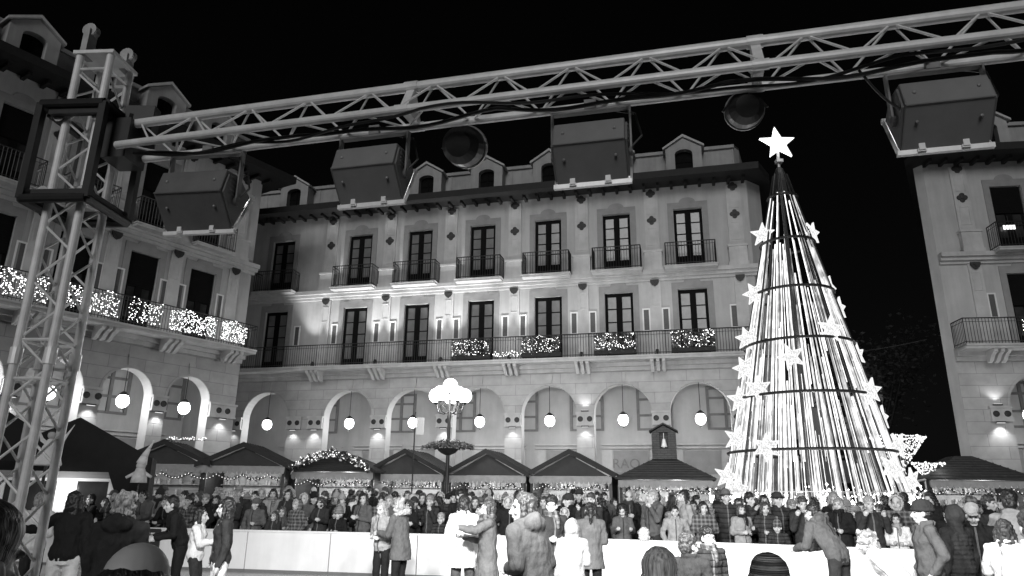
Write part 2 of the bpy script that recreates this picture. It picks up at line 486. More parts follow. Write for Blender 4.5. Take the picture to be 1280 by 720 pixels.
def building(label, O, ang, uL, uR, doors, pils, narrows, arches, lend, rend, wide=1.25, bw=2.2, dark=False, shops=True, roundels=2, eo=.45):
    arches = sorted(arches)
    B = thing("arcaded_building", label, "building", (O[0], O[1], 0), ang)
    # ---- upper walls
    m = MB(); ops = []
    for u in doors:
        ops.append((u-wide/2, u+wide/2, Z1+.06, 10.45)); ops.append((u-wide/2, u+wide/2, Z2+.25, 14.23))
    wall_with_openings(m, uL, uR, Z1-.2, Z3+.02, ops)
    for pts in (lend, rend):
        for (a, b) in zip(pts[:-1], pts[1:]):
            m.add([(a[0],a[1],0),(b[0],b[1],0),(b[0],b[1],Z3+.02),(a[0],a[1],Z3+.02)], [(0,1,2,3)])
    m.build("wall", M_STUCCO, B)
    # ---- arcade wall
    m = MB(); T = .55; top = Z1-.2; n = 20
    edges = [uL]
    for uc, r, zt in arches: edges += [uc-r, uc+r]
    edges.append(uR)
    for y in (0, T):
        for k in range(0, len(edges), 2):
            a, b = edges[k], edges[k+1]
            m.add([(a,y,0),(b,y,0),(b,y,top),(a,y,top)], [(0,1,2,3)])
        for uc, r, zt in arches:
            zs = zt-r
            P = [(uc-r*math.cos(PI*k/n), zs+r*math.sin(PI*k/n)) for k in range(n+1)]
            for (x0,q0),(x1,q1) in zip(P[:-1], P[1:]): m.add([(x0,y,q0),(x1,y,q1),(x1,y,top),(x0,y,top)], [(0,1,2,3)])
    m.build("arcade_wall", M_ASHLAR, B, fix=False)
    for uc, r, zt in arches:
        zs = zt-r
        P = [(uc-r, 0.0)] + [(uc-r*math.cos(PI*k/n), zs+r*math.sin(PI*k/n)) for k in range(n+1)] + [(uc+r, 0.0)]
        m = MB()
        for (x0,q0),(x1,q1) in zip(P[:-1], P[1:]): m.add([(x0,.002,q0),(x1,.002,q1),(x1,T-.002,q1),(x0,T-.002,q0)], [(0,1,2,3)])
        m.build("arch_soffit", M_SOFFIT, B, fix=False)
        m = MB()                                     # archivolt
        for k in range(n):
            a0, a1 = PI*k/n, PI*(k+1)/n
            q = lambda a, rr: (uc-rr*math.cos(a), zs+rr*math.sin(a))
            p = [q(a0, r+.005), q(a1, r+.005), q(a1, r+.10), q(a0, r+.10)]
            m.prism(p, -.03, -.001)
        m.prism([(uc-.14, zt+.09), (uc+.14, zt+.09), (uc+.19, zt+.50), (uc-.19, zt+.50)], -.06, -.001)
        m.build("archivolt", M_ASHLAR, B)
    # ---- passage behind the arches
    D = 3.6
    m = MB(); uLo = uL; uL = uL + max(0, (lend[-1][0]-lend[0][0])*.42)
    m.add([(uL,D,0),(uR,D,0),(uR,D,6.95),(uL,D,6.95)], [(0,1,2,3)])
    m.add([(uL,T,6.95),(uR,T,6.95),(uR,D,6.95),(uL,D,6.95)], [(0,1,2,3)])
    m.add([(uL,T,0),(uL,D,0),(uL,D,6.95),(uL,T,6.95)], [(0,1,2,3)]); m.add([(uR,T,0),(uR,D,0),(uR,D,6.95),(uR,T,6.95)], [(0,1,2,3)])
    m.build("passage_wall", M_INNER, B, fix=False); uL = uLo
    if shops:
        for uc, r, zt in arches:
            m = MB(); w = 2.7
            for z in (4.02, 3.86): m.box(uc-w/2, uc+w/2, D-.16, D-.001, z, z+.06)
            m.box(uc-w/2, uc-w/2+.5, D-.05, D-.001, 0, 3.85); m.box(uc+w/2-.45, uc+w/2, D-.05, D-.001, 0, 3.85)
            m.build("shop_front", M_TRIM, B)
            m = MB(); m.box(uc-w/2+.55, uc+w/2-.5, D-.06, D-.002, 2.75, 3.78)
            m.build("shop_sign", M_SURR, B)
            m = MB(); x0 = uc+.35
            for x in (x0, x0+.78, x0+1.5): m.box(x, x+.13, D-.08, D-.004, 4.7, 6.66)
            for z in (4.7, 5.35, 6.1, 6.55): m.box(x0+.13, x0+1.5, D-.07, D-.004, z, z+.10)
            m.build("passage_window", mat("faded_window_wood", .17, .7, var=.2, scale=4), B)
    # ---- piers: capital, roundels, the small downlight under each
    pier_u = []
    for k in range(0, len(edges), 2):
        a, b = edges[k], edges[k+1]
        if b - a < 1.3: pier_u.append(((a+b)/2, (b-a)))
        else:
            if k > 0: pier_u.append((a+.40, .78))
            if k < len(edges)-2: pier_u.append((b-.40, .78))
    for u, w in pier_u:
        key = ("cap", round(w, 2))
        o = link("pier_capital", cached(key, lambda: cap_mesh(w-.04)), B, (u, 0, 0))
        rs = (-.2, .2) if w > .6 else (-.14, .14)
        for dx in rs: link("roundel", cached("roundel", roundel_mesh), o, (dx, -.122, 4.89))
    # ---- ledges and cornice
    m = MB(); m.box(uL, uR+.15, -.34, -.002, Z2-.20, Z2-.02); m.box(uL, uR+.15, -.22, -.002, Z2-.34, Z2-.20); m.box(uL, uR+.10, -.10, -.002, Z2-.46, Z2-.34)
    m.build("ledge", M_TRIM, B)
    m = MB(); m.box(uL, uR, -.98, -.002, Z1-.20, Z1-.02); m.box(uL, uR, -1.03, -.002, Z1-.10, Z1-.028)
    m.box(uL, uR, -.30, -.002, Z1-.36, Z1-.20); m.box(uL, uR, -.12, -.002, Z1-.52, Z1-.36)
    m.build("balcony_slab", M_TRIM, B)
    m = MB(); plan_prism(m, [(lend[-1][0]-.4, lend[-1][1]), (lend[-2][0]-.4, lend[-2][1]*.4), (uL-.35, -1.15), (uR+eo, -1.15), (rend[1][0]+eo*.9, rend[1][1]*.4), (rend[-1][0]+eo*.9, rend[-1][1])], Z3+.02, Z3+.34)
    k = uL
    while k < uR:
        m.box(k, k+.12, -.62, -.003, Z3-.12, Z3+.02); k += .62
    m.build("eave", M_EAVE, B)
    # ---- attic
    a0, a1 = uL+.2, uR-.35
    m = MB(); plan_prism(m, [(a0, 1.0), (a1, 1.0), (a1+.3, 1.5), (rend[-1][0]-.3, 9), (lend[-1][0]+.3, 9)], Z3+.33, 17.62)
    m.box(a0-.05, a1+.05, .88, 1.0, 17.50, 17.66)
    k = a0 + .8
    while k < a1: m.box(k-.03, k+.03, .97, 1.0, Z3+.36, 17.5); k += 1.07
    m.build("attic", M_ATTIC, B)
    m = MB(); plan_prism(m, [(a0, 1.05), (a1, 1.05), (a1+.3, 1.5), (rend[-1][0]-.3, 9), (lend[-1][0]+.3, 9)], 17.62, 17.75)
    m.add([(a0,1.05,17.752),(a1,1.05,17.752),(rend[-1][0]-.3,9,17.752),(lend[-1][0]+.3,9,17.752),(lend[-1][0]+2,5,18.1),(a1-1.5,5,18.1)], [(0,1,5,4),(1,2,5),(2,3,4,5),(3,0,4)])
    m.build("roof", M_ROOF, B)
    for u in doors:
        d = link("dormer", cached("dormer", dormer_mesh), B, (u, .35, Z3+.60))
        link("dormer_roof", cached("dormer_roof", dormer_roof_mesh), d)
        link("dormer_window", cached("dormer_window", dormer_window_mesh), d)
    # ---- windows, surrounds, balconies
    for u in doors:
        for z0, h in ((Z1+.06, 10.45-Z1-.06), (Z2+.25, 14.23-Z2-.25)):
            key = ("fr", wide, round(h, 2))
            w_ = link("window", cached(key, lambda: door_frame_mesh(wide-.01, h-.01)), B, (u, .12, z0+.005))
            link("pane", cached(("pn", wide, round(h, 2), dark), lambda: door_pane_mesh(wide-.01, h-.01, M_PANED if dark else M_PANE)), w_)
            if dark: link("roller_blind", cached(("bl", wide, round(h,2)), lambda: blind_mesh(wide-.04, h-.02)), w_)
            link("window_surround", cached(("su", wide, round(h, 2)), lambda: surround_mesh(wide, h, 0)), B, (u, 0, z0))
        bal = link("balcony", cached(("slab", bw), lambda: slab_mesh(bw, .72, .14)), B, (u, -.003, Z2+.02))
        link("railing", cached(("rail", bw), lambda: railing_mesh(bw-.08, .68, 1.05)), bal)
    L = uR-uL
    link("railing", railing_mesh(L-.1, .93, 1.0), B, ((uL+uR)/2, -.003, Z1-.015))
    # ---- pilasters and ornaments
    pw = .62
    for u in pils:
        link("pilaster", cached("pil_up", lambda: pilaster_mesh(pw, Z2-.015, Z3-.16, [(Z2+1.25, Z3-2.0), (Z3-1.25, Z3-.5)])), B, (u, 0, 0))
        link("pilaster", cached("pil_lo", lambda: pilaster_mesh(pw*.8, Z1-.015, Z2-.48, [(Z1+2.35, Z2-.85)])), B, (u, 0, 0))
        link("quatrefoil_ornament", cached("quat", quatrefoil_mesh), B, (u, -.072, Z3-1.58))
        link("quatrefoil_ornament", cached("quat", quatrefoil_mesh), B, (u, -.072, Z3-.26))
        link("shield_ornament", cached("shield", shield_mesh), B, (u, -.102, Z2-.55))
        link("balcony_bracket", cached("brk", bracket_mesh), B, (u, -.30, Z1-.20))
        m = cached("pedestal", lambda: (lambda q: (q.box(-.42,.42,-.30,-.003,0,.16), q.box(-.38,.38,-.26,-.003,.16,.86), q.box(-.42,.42,-.30,-.003,.86,.95), q.mesh("pedestal", M_TRIM))[-1])(MB()))
        link("pedestal", m, B, (u, 0, Z2-.015))
    for u in narrows:
        s_ = link("shutter", cached("nar", narrow_mesh), B, (u, -.001, 8.68))
        link("shutter_frame", cached("narf", narrow_frame_mesh), s_)
    # ---- plain back so the block is closed
    m = MB(); m.add([(lend[-1][0],lend[-1][1],0),(rend[-1][0],rend[-1][1],0),(rend[-1][0],rend[-1][1],Z3),(lend[-1][0],lend[-1][1],Z3)], [(0,1,2,3)])
    m.build("rear_wall", M_STUCCO, B)
    return B, pier_u

def local(B, p):
    return Matrix.LocRotScale(B.location, B.rotation_euler, None) @ Vector(p)

def lantern(B, u, zt, label, e, group):
    p = local(B, (u, .22, 0))
    t = thing("hanging_lantern", label, "lantern", (p.x, p.y, 4.86), 0, group)
    m = MB(); m.tube((0,0,.30),(0,0,zt-4.86), .014, n=5); m.build("rod", M_IRON, t)
    m = MB(); m.lathe((0,0,0), [(0,.36),(.05,.35),(.17,.25),(.19,.21),(0,.21)], 12); m.build("cap", M_IRON, t)
    m = MB(); m.sphere((0,0,0), .225, 14, 9, (1,1,1.12)); m.build("globe", G_GLOBE, t, smooth=True)
    m = MB(); m.tube((0,0,-.275),(0,0,-.35), .05, .02, 8); m.build("finial", M_IRON, t)
    lamp("lantern_light", 'POINT', (0, 0, -.42), e*.45, t, .06)
    lamp("lantern_light", 'POINT', (0, -.36, -.02), e*.28, t, .08)
    lamp("lantern_light", 'POINT', (0, .34, 0), e*.5, t, .08)
    return t

def pier_light(B, u, e, label, up=False):
    p = local(B, (u, -.14, 4.60 if not up else 5.20))
    t = thing("pier_light", label, "lamp", p, B.rotation_euler.z, "small lights on the arcade piers")
    m = MB(); s = 1 if up else -1
    m.box(-.16, .16, -.05, .05, min(0, s*.05), max(0, s*.05)); m.build("lamp_housing", M_IRON, t)
    m = MB(); m.box(-.14, .14, -.04, .04, min(s*.052, s*.06), max(s*.052, s*.06)); m.build("lamp_lens", glow("dim_lens", 1.2), t)
    lamp("pier_glow", 'SPOT', (0, -.10, s*.09), e*.85, t, .05, aim=(0, .10, s*1.2), cone=R(110), blend=.8)

def uplight(B, u, z, y, e, label):
    p = local(B, (u, y, z))
    t = thing("uplight", label, "spotlight", p, B.rotation_euler.z, "spotlights washing the facade pilasters")
    m = MB(); m.box(-.06,.06,-.06,.06,0,.03); m.box(-.09,-.07,-.015,.015,.0,.16); m.box(.07,.09,-.015,.015,.0,.16); m.build("foot", M_IRON, t)
    m = MB(); m.lathe((0,0,.14), [(0,-.09),(.05,-.085),(.065,.07),(.055,.06)], 12, Matrix.Rotation(R(-12),3,'X')); m.build("lamp_housing", M_IRON, t)
    m = MB(); m.sphere((0,.012,.19), .05, 10, 5, (1,1,.3)); m.build("lamp_lens", G_STRIP, t)
    for dx in ((-.16, .16) if y < -.5 else (0,)): lamp("uplight_beam", 'SPOT', (dx, .02, .24), e*(.85 if dx else 1), t, .04, aim=(dx*4.2, .45 if y < -.5 else .13, 3.0), cone=R(44 if y < -.5 else 30), blend=1.0)

# centre
BW = 3.2
doorsC = [-1.355*BW] + [BW*i for i in range(6)]
pilsC = [-.5*BW + BW*i for i in range(6)] + [5.63*BW]
narC = []
for u in pilsC[1:-1]: narC += [u-.42, u+.42]
narC += [pilsC[0]+.55, pilsC[-1]-.35, doorsC[0]+1.25, doorsC[0]-1.55]
archC = [(u, 1.22, 6.38) for u in [-1.36*BW] + [BW*i for i in range(6)]]
BC, piersC = building("long three storey arcaded building behind the market stalls, seven windows per floor",
    (-7.64, 33.03), R(-14.12), -9.5, 18.62, doorsC, pilsC, narC, archC,
    [(-9.5,0),(-9.5,.5),(-9.5,9)], [(18.62,0),(19.25,.75),(20.2,9)])
# left
doorsL = [-2.25, -4.72, -7.2, -9.72, -12.2, -14.7]
pilsL = [-.85] + [(a+b)/2 for a, b in zip(doorsL[:-1], doorsL[1:])]
narL = []
for u in doorsL: narL += [u-.86, u+.86]
archL = [(-2.12, .90, 6.08), (-4.55, .93, 6.05), (-7.05, .93, 6.05), (-9.5, .93, 6.05), (-11.95, .93, 6.05), (-14.4, .93, 6.05)]
BL, piersL = building("arcaded building on the left behind the truss tower, seen at a steep slant",
    (-11.5, 29.3), R(56.6), -16.2, 0.0, doorsL, pilsL, narL, archL,
    [(-16.2,0),(-16.2,.5),(-16.2,9)], [(0,0),(0,.5),(0,9)], wide=1.12, bw=1.75, dark=True, shops=True, eo=.95)
# right
doorsR = [3.05, 6.35, 9.6]
pilsR = [1.30, 4.7, 7.95]
narR = [1.72, 4.3, 5.1, 7.5, 8.4]
archR = [(2.86, 1.20, 6.38), (6.2, 1.22, 6.38), (9.6, 1.22, 6.38)]
BR, piersR = building("arcaded corner building beyond the light tree, cut off by the right picture border",
    (17.35, 26.8), R(-7.3), 0.0, 11.5, doorsR, pilsR, narR, archR,
    [(0.0,0),(-.22,.35),(3.9,8.8)], [(11.5,0),(11.5,.5),(11.5,9)], wide=1.2, bw=2.1, dark=True)

ordn = ["leftmost", "second", "third", "fourth", "fifth", "sixth", "seventh"]
for i, (u, r, zt) in enumerate(archC):
    lantern(BC, u, zt, "round white lantern hanging in the %s arch of the long central building" % (ordn[i] if i else "leftmost"), 46, "lanterns hanging in the arcade arches")
for i, (u, r, zt) in enumerate(archL[:4]):
    lantern(BL, u, zt, ["round white lantern in the corner arch of the left building, farthest along its arcade",
        "round white lantern in the left building's arch just right of the truss tower",
        "round white lantern seen behind the lattice legs of the truss tower",
        "round white lantern in the left building's arch near the left picture edge"][i], 45, "lanterns hanging in the arcade arches")
lantern(BR, archR[0][0]-.45, 6.2, "round white lantern hanging in the arch of the right corner building", 80, "lanterns hanging in the arcade arches")

for k, (u, w) in enumerate(piersC[:-1]):
    pier_light(BC, u, [16, 26, 34, 36, 30, 26, 26, 24, 20, 20, 20][k % 11], "small downlight under the capital of pier %s from the left in the central arcade" % ("one two three four five six seven eight nine ten".split()[k]))
for k, (u, w) in enumerate(piersL[-5:]):
    pier_light(BL, u, 34, "small downlight under a pier capital of the left building, %s from its far corner" % ordn[4-k].replace("leftmost", "nearest"))
pier_light(BR, piersR[0][0]-.1, 46, "small downlight under the corner pier capital of the right building")
pier_light(BR, piersR[0][0]-.1, 22, "small upward light above the corner pier capital of the right building", up=True)
pier_light(BC, piersC[6][0], 22, "small upward light above a capital behind the stall with the little belfry", up=True)

upw = [950, 1300, 1200, 850, 260, 140, 60]
for i, u in enumerate(pilsC):
    uplight(BC, u, Z1-.01, -.84, upw[i], "small spotlight on the long balcony under pilaster %s from the left, aimed up" % "one two three four five six seven".split()[i])
for i, u in enumerate(pilsC[:4]):
    uplight(BC, u+.60, Z2-.015, -.24, [230, 170, 150, 90][i], "small spotlight on the upper ledge beside pilaster %s from the left" % "one two three four".split()[i])

# lettering on one shop sign under the arcade (worn, hardly legible in the photograph)
def text_mesh(s, size, depth, m_):
    cu = bpy.data.curves.new("lettering", 'FONT'); cu.body = s; cu.size = size; cu.extrude = depth
    cu.align_x = 'CENTER'
    o = bpy.data.objects.new("tmp", cu); C.objects.link(o)
    bpy.context.view_layer.update()
    dg = bpy.context.evaluated_depsgraph_get()
    me = bpy.data.meshes.new_from_object(o.evaluated_get(dg))
    me.materials.clear(); me.materials.append(m_)
    bpy.data.objects.remove(o); bpy.data.curves.remove(cu)
    return me
me = text_mesh("RAO", .62, .01, mat("worn_sign_paint", .17, .7, var=.3, scale=8))
o = link("sign_lettering", me, BC, (archC[5][0]-.32+.1, 3.6-.075, 2.98))
o.rotation_euler = (PI/2, 0, 0)

# fairy lights on the balcony railings
def fairy(B, u0, u1, n, label, seed, zlo=.10, zhi=.98, leaves=0, thick=.16):
    rng = random.Random(seed)
    t = thing("fairy_lights", label, "fairy lights", local(B, ((u0+u1)/2, -.95, Z1)), B.rotation_euler.z, "fairy lights on the balcony railings")
    m = MB(); w = (u1-u0)/2
    for _ in range(n):
        x = rng.uniform(-w, w)
        zh = zlo + (zhi-zlo)*(.90+.10*math.sin(x*5.1+seed)) 
        m.octa((x, rng.uniform(-thick, .0), rng.uniform(zlo, zh)), rng.uniform(.011, .021))
    m.build("bulb_string", G_FAIRY, t, fix=False)["kind"] = "stuff"
    m = MB(); pts = []
    for k in range(int(w*14)):
        x = -w + 2*w*k/(w*14)
        pts.append((x, -.03-.05*rng.random(), zlo+(zhi-zlo)*(.1 if k % 2 else .95)*rng.uniform(.7, 1)))
    m.poly(pts, .006, 4); m.build("cable", M_CABLE, t)
    if leaves:
        m = MB()
        for _ in range(leaves):
            c = Vector((rng.uniform(-w, w), rng.uniform(-.20, .10), rng.uniform(.05, .95)))
            q = Euler((rng.uniform(0,6), rng.uniform(0,6), rng.uniform(0,6))).to_matrix(); s = rng.uniform(.05, .11)
            m.add([c+q@Vector((-s*.4,0,0)), c+q@Vector((0,s,0)), c+q@Vector((s*.4,0,0)), c+q@Vector((0,-s,0))], [(0,1,2,3)])
        m.build("greenery", M_LEAF, t, fix=False)["kind"] = "stuff"
        m = MB(); m.box(-w, w, -.16, .06, .02, .2); m.build("flower_box", M_EAVE, t)
for i, (k, nm) in enumerate(((2, "fourth"), (3, "fifth"), (4, "sixth"), (5, "seventh"))):
    u = BW*k
    fairy(BC, u-1.0, u+.75, 165, "mottled white fairy lights over greenery on the long balcony below the %s window from left" % nm, 20+i, leaves=420)
fairy(BC, BW*2+.9, BW*2+2.2, 60, "low thin string of fairy lights on the long balcony between fourth and fifth windows", 31, zhi=.35)
for i, (a, b, n, lb) in enumerate(((-1.75, -.62, 300, "dense bright fairy lights on the left building's balcony beside the far corner"),
        (-3.95, -2.05, 420, "dense bright fairy lights on the left building's balcony, between its two right doors"),
        (-5.5, -4.3, 150, "fairy lights on the left building's balcony just right of the truss tower"),
        (-7.6, -5.9, 260, "fairy lights on the left building's balcony seen through the truss tower"),
        (-11.4, -8.2, 620, "dense bright fairy lights on the left building's balcony at the left picture edge"))):
    fairy(BL, a, b, n, lb, 40+i)
fairy(BR, 2.1, 4.1, 330, "bright fairy lights on the right corner building's balcony", 50)

# lit room behind the right building's upper door
o = local(BR, (2.95, .02, 12.45))
t = thing("room_lamp", "small lit lamp behind the upper balcony door of the right corner building", "lamp", o, BR.rotation_euler.z)
m = MB(); m.box(-.22, .22, 0, .06, -.09, .09); m.build("lamp_shade", glow("lit_shade", 1.5), t)
m = MB(); m.box(-.24, .24, .02, .08, .09, .12); m.tube((0,.05,.12),(0,.05,.5), .01); m.build("lamp_bracket", M_IRON, t)

# dim street between the centre and the right building
t = thing("street_tree", "dark bare leafed tree in the unlit street between the two right buildings", "tree", (19.0, 36.5, 0))
t.scale = (1.45, 1.45, 1.5)
rng = random.Random(5)
m = MB(); pts = [Vector((0,0,0)), Vector((.1,0,1.6)), Vector((.05,.1,3.2))]
m.tube(pts[0], pts[1], .2, .16, 9); m.tube(pts[1], pts[2], .16, .12, 9)
tips = []
for k in range(9):
    a = 2*PI*k/9+rng.random(); b = pts[2]+Vector((math.cos(a)*rng.uniform(.7,1.3), math.sin(a)*rng.uniform(.7,1.3), rng.uniform(.8,2.4)))
    m.tube(pts[2]-Vector((0,0,rng.uniform(0,.8))), b, .07, .03, 6); c = b+Vector((math.cos(a+.4)*.6, math.sin(a+.4)*.6, .9)); m.tube(b, c, .03, .012, 5); tips += [b, c]
m.build("trunk", M_EAVE, t)
m = MB()
for _ in range(2600):
    c = rng.choice(tips)+Vector((rng.gauss(0,.45), rng.gauss(0,.45), rng.gauss(.1,.4)))
    q = Euler((rng.uniform(0,6), rng.uniform(0,6), rng.uniform(0,6))).to_matrix(); s = rng.uniform(.05,.11)
    m.add([c+q@Vector((-s*.5,0,0)), c+q@Vector((0,s,0)), c+q@Vector((s*.5,0,0)), c+q@Vector((0,-s,0))], [(0,1,2,3)])
m.build("crown", M_LEAF, t, fix=False)
t = thing("far_house", "unlit plain house closing the dark street behind the big light tree", "house", (21, 58, 0), R(-18))
m = MB(); ops = [(x, x+1.1, z, z+1.7) for x in (-7,-4,-1,2,5) for z in (1.2, 4.6, 8.0)]
wall_with_openings(m, -9, 9, 0, 10.6, ops, .2); m.box(-9, 9, .3, 8, 0, 10.6)
m.build("wall", M_STUCCO, t)
for a, b, c, d in ops:
    m = MB(); m.box(a+.01, b-.01, .10, .16, c+.01, d-.01); m.build("window", M_PANED, t)
m = MB(); m.prism_x([(-.5,10.6),(4,12.6),(8.4,10.6)], -9.4, 9.4); m.build("roof", M_ROOF, t)
t = thing("overhead_wire", "thin wire strung across the dark street beside the big light tree", "wire", (0,0,0))
m = MB(); a, b = Vector((10.9, 29.6, 7.9)), Vector((17.2, 28.2, 8.1)); m.poly([a.lerp(b, k/10)-Vector((0,0,.35*math.sin(PI*k/10))) for k in range(11)], .011, 5); m.build("wire", M_IRON, t)
# ------------------------------------------------------------------ market stalls
def aim(px, d):   # a plan position at distance d (metres forward) along a sight direction given as x/y
    return (px*d, d)
def tiny_goods():
    b = MB(); b.box(-.09,.09,-.07,.07,0,.16); b.mi = 1; b.box(-.092,.092,-.012,.012,-.001,.163); b.box(-.012,.012,-.072,.072,-.001,.163)
    box_ = b.mesh("gift_box", [mat("gift_paper", .55, .5, var=.4, scale=12), mat("gift_ribbon", .10, .5)])
    j = MB(); j.lathe((0,0,0), [(0,0),(.06,0),(.065,.02),(.065,.15),(.045,.18),(.045,.20),(0,.205)], 10)
    jar = j.mesh("sweet_jar", mat("jar_sweets", .35, .25, var=.6, scale=30), True)
    f = MB(); f.lathe((0,0,0), [(0,0),(.085,0),(.06,.12),(.03,.17),(0,.18)], 10); f.sphere((0,0,.20), .05, 8, 6); f.lathe((0,0,.22), [(.055,0),(.03,.07),(0,.13)], 8)
    doll = f.mesh("toy_figure", mat("toy_felt", .42, .9, var=.5, scale=14), True)
    return [("gift_box", "box", box_), ("sweet_jar", "jar", jar), ("toy_figure", "toy", doll)]
GOODS = tiny_goods()
def stall(name_phrase, label, x, y, yaw, w=2.75, d=2.2, eave=2.45, rise=.80, wood=False, hip=False, light=30, seed=1, back=None, goods=True, roofm=None):
    t = thing("market_stall", label, "market stall", (x, y, 0), yaw)
    roofm = roofm or (M_ROOF if wood else M_TARP)
    hw = w/2; ov = .18
    # roof
    m = MB()
    if hip:
        z0, z1 = eave+.05, eave+rise; r = .28
        o = [(-hw-ov,-ov-.1),(hw+ov,-ov-.1),(hw+ov,d+ov),(-hw-ov,d+ov)]
        m.add([(a,b,z0) for a,b in o]+[(-r,d*.35,z1),(r,d*.35,z1),(r,d*.65,z1),(-r,d*.65,z1)]+[(a,b,z0-.06) for a,b in o],
              [(0,1,5,4),(1,2,6,5),(2,3,7,6),(3,0,4,7),(4,5,6,7),(8,9,1,0),(9,10,2,1),(10,11,3,2),(11,8,0,3),(8,11,10,9)])
        for k in range(1, 9):         # tile courses
            f = k/9; yy = -ov-.1+(d*.35+ov+.1)*f; zz = z0+(z1-z0)*f; xx = (hw+ov)*(1-f)+r*f
            m.box(-xx, xx, yy-.02, yy+.02, zz-.01, zz+.022)
    else:
        th = .05
        m.prism([(-hw-ov, eave), (0, eave+rise), (hw+ov, eave), (hw+ov, eave+th), (0, eave+rise+th), (-hw-ov, eave+th)], -.25, d+.2)
        for k in range(1, 8):         # canvas ribs
            yy = -.25+(d+.45)*k/8
            m.prism([(-hw-ov, eave+th+.001), (0, eave+rise+th+.001), (hw+ov, eave+th+.001), (hw+ov, eave+th+.015), (0, eave+rise+th+.018), (-hw-ov, eave+th+.015)], yy-.015, yy+.015)
        m.prism([(-hw-ov-.02, eave-.09), (0, eave+rise-.10), (hw+ov+.02, eave-.09), (hw+ov+.02, eave+th+.02), (0, eave+rise+th+.02), (-hw-ov-.02, eave+th+.02)], -.31, -.252)
    m.build("roof", roofm, t)
    if not hip:
        m = MB(); m.prism([(-hw+.05, eave-.02), (hw-.05, eave-.02), (0, eave+rise-.12)], -.14, -.10); m.build("gable", mat("grey_gable_canvas", .035, .8, var=.2, scale=3), t)
    m = MB(); m.box(-hw-.06, hw+.06, -.17, -.13, eave-.20, eave-.03)
    n = 18
    for k in range(n):
        a = -hw-.06+(w+.12)*k/n; b = a+(w+.12)/n
        m.prism([(a+.005, eave-.20), (b-.005, eave-.20), (b-.02, eave-.26), ((a+b)/2, eave-.285), (a+.02, eave-.26)], -.168, -.134)
    m.build("valance", mat("pale_valance", .28, .85, var=.15, scale=5), t)
    pm = M_WOOD if wood else M_BLACKM
    for sx in (-1, 1):
        for yy in (-.02, d-.08):
            m = MB(); m.box(sx*hw-.05, sx*hw+.05, yy, yy+.1, 0, eave); m.build("post", pm, t)
        m = MB(); m.box(sx*hw-.015, sx*hw+.015, .09, d-.09, 0, eave-.02); m.build("side_wall", M_WOOD if wood else M_TARP, t)
    m = MB(); m.box(-hw+.02, hw-.02, d-.03, d, 0, eave-.02); m.build("back_wall", back or M_FRONT, t)
    m = MB(); m.box(-hw+.06, hw-.06, .0, .05, 0, .98); m.box(-hw+.03, hw-.03, -.10, .45, .98, 1.03); m.build("counter", M_WOOD, t)
    for z in (1.55, 1.95):
        m = MB(); m.box(-hw+.05, hw-.05, d-.32, d-.035, z, z+.03); m.build("shelf", M_PALEWOOD, t)
    m = MB(); m.tube((-hw*.6,.25,eave-.10), (hw*.6,.25,eave-.10), .022, n=8); m.build("light_tube", G_STRIP, t)
    lamp("stall_light", 'POINT', (.25*hw, .55, eave-.25), light*1.8, t, .12)
    lamp("stall_light", 'POINT', (-.5*hw, .8, eave-.3), light*.8, t, .12)
    rng = random.Random(seed)
    if goods:
        M = Matrix.Translation((x, y, 0)) @ Matrix.Rotation(yaw, 4, 'Z')
        for z in (1.58, 1.98):
            xx = -hw+.25
            while xx < hw-.2:
                nm, cat, me = rng.choice(GOODS)
                p = M @ Vector((xx, d-.18, z))
                o = link(nm, me, None, p, yaw+rng.uniform(-.4, .4)); s = rng.uniform(.85, 1.15); o.scale = (s, s, s)
                what = {"gift_box": "small wrapped box", "sweet_jar": "glass jar of sweets", "toy_figure": "little felt toy figure"}[nm]
                tag(o, "%s on the back shelves of the %s" % (what, name_phrase), cat, "%s goods on the shelves of the %s" % (cat, name_phrase))
                xx += rng.uniform(.24, .42)
        g_ = thing("garland", "dark leafy garland swagged under the eave of the %s" % name_phrase, "garland", M @ Vector((0, -.05, eave-.3)), yaw, "garlands under the stall eaves")
        m = MB()
        for k in range(420):
            u = rng.uniform(-1, 1); c = Vector((u*(hw-.1), rng.gauss(0,.03), -.16*abs(math.sin(u*PI*1.5))+rng.gauss(0,.03)))
            q = Euler((rng.uniform(0,6), rng.uniform(0,6), rng.uniform(0,6))).to_matrix(); s = rng.uniform(.02, .05)
            m.add([c+q@Vector((-s*.4,0,0)), c+q@Vector((0,s,0)), c+q@Vector((s*.4,0,0)), c+q@Vector((0,-s,0))], [(0,1,2,3)])
        m.build("leaves", M_LEAF, g_, fix=False)
        m = MB()
        for k in range(26):
            u = -1+2*k/25; m.octa((u*(hw-.1), -.05, -.16*abs(math.sin(u*PI*1.5))), .018)
        m.build("bulb_string", G_FAIRY2, g_, fix=False)["kind"] = "stuff"
    return t

def row(px, Y): # row position from the sight line through the picture column
    return ((px-640)/900*Y, Y)
stA = stall("stall beside the black canopy", "grey gabled market stall next to the black canopy on the left", *row(207, 24.3), R(8), w=2.7, eave=2.62, rise=.72, light=16, seed=1, back=M_PALEWOOD)
stB = stall("stall with dark swags", "grey gabled market stall with dark swags, second from the black canopy", *row(307, 24.6), R(4), w=2.7, eave=2.60, rise=.70, light=22, seed=2)
stC = stall("garlanded stall", "market stall with a lit flower garland along its roof edge", *row(420, 25.3), R(-8), w=2.85, eave=2.45, rise=.62, light=42, seed=3, hip=True)
stD = stall("stall by the globe lamp post", "dark gabled market stall just left of the globe street lamp", *row(511, 25.9), R(-12), w=2.75, eave=2.42, light=40, seed=4)
stE = stall("stall right of the lamp post", "dark gabled market stall just right of the globe street lamp", *row(612, 25.4), R(-13), w=2.72, eave=2.40, rise=.82, light=44, seed=5)
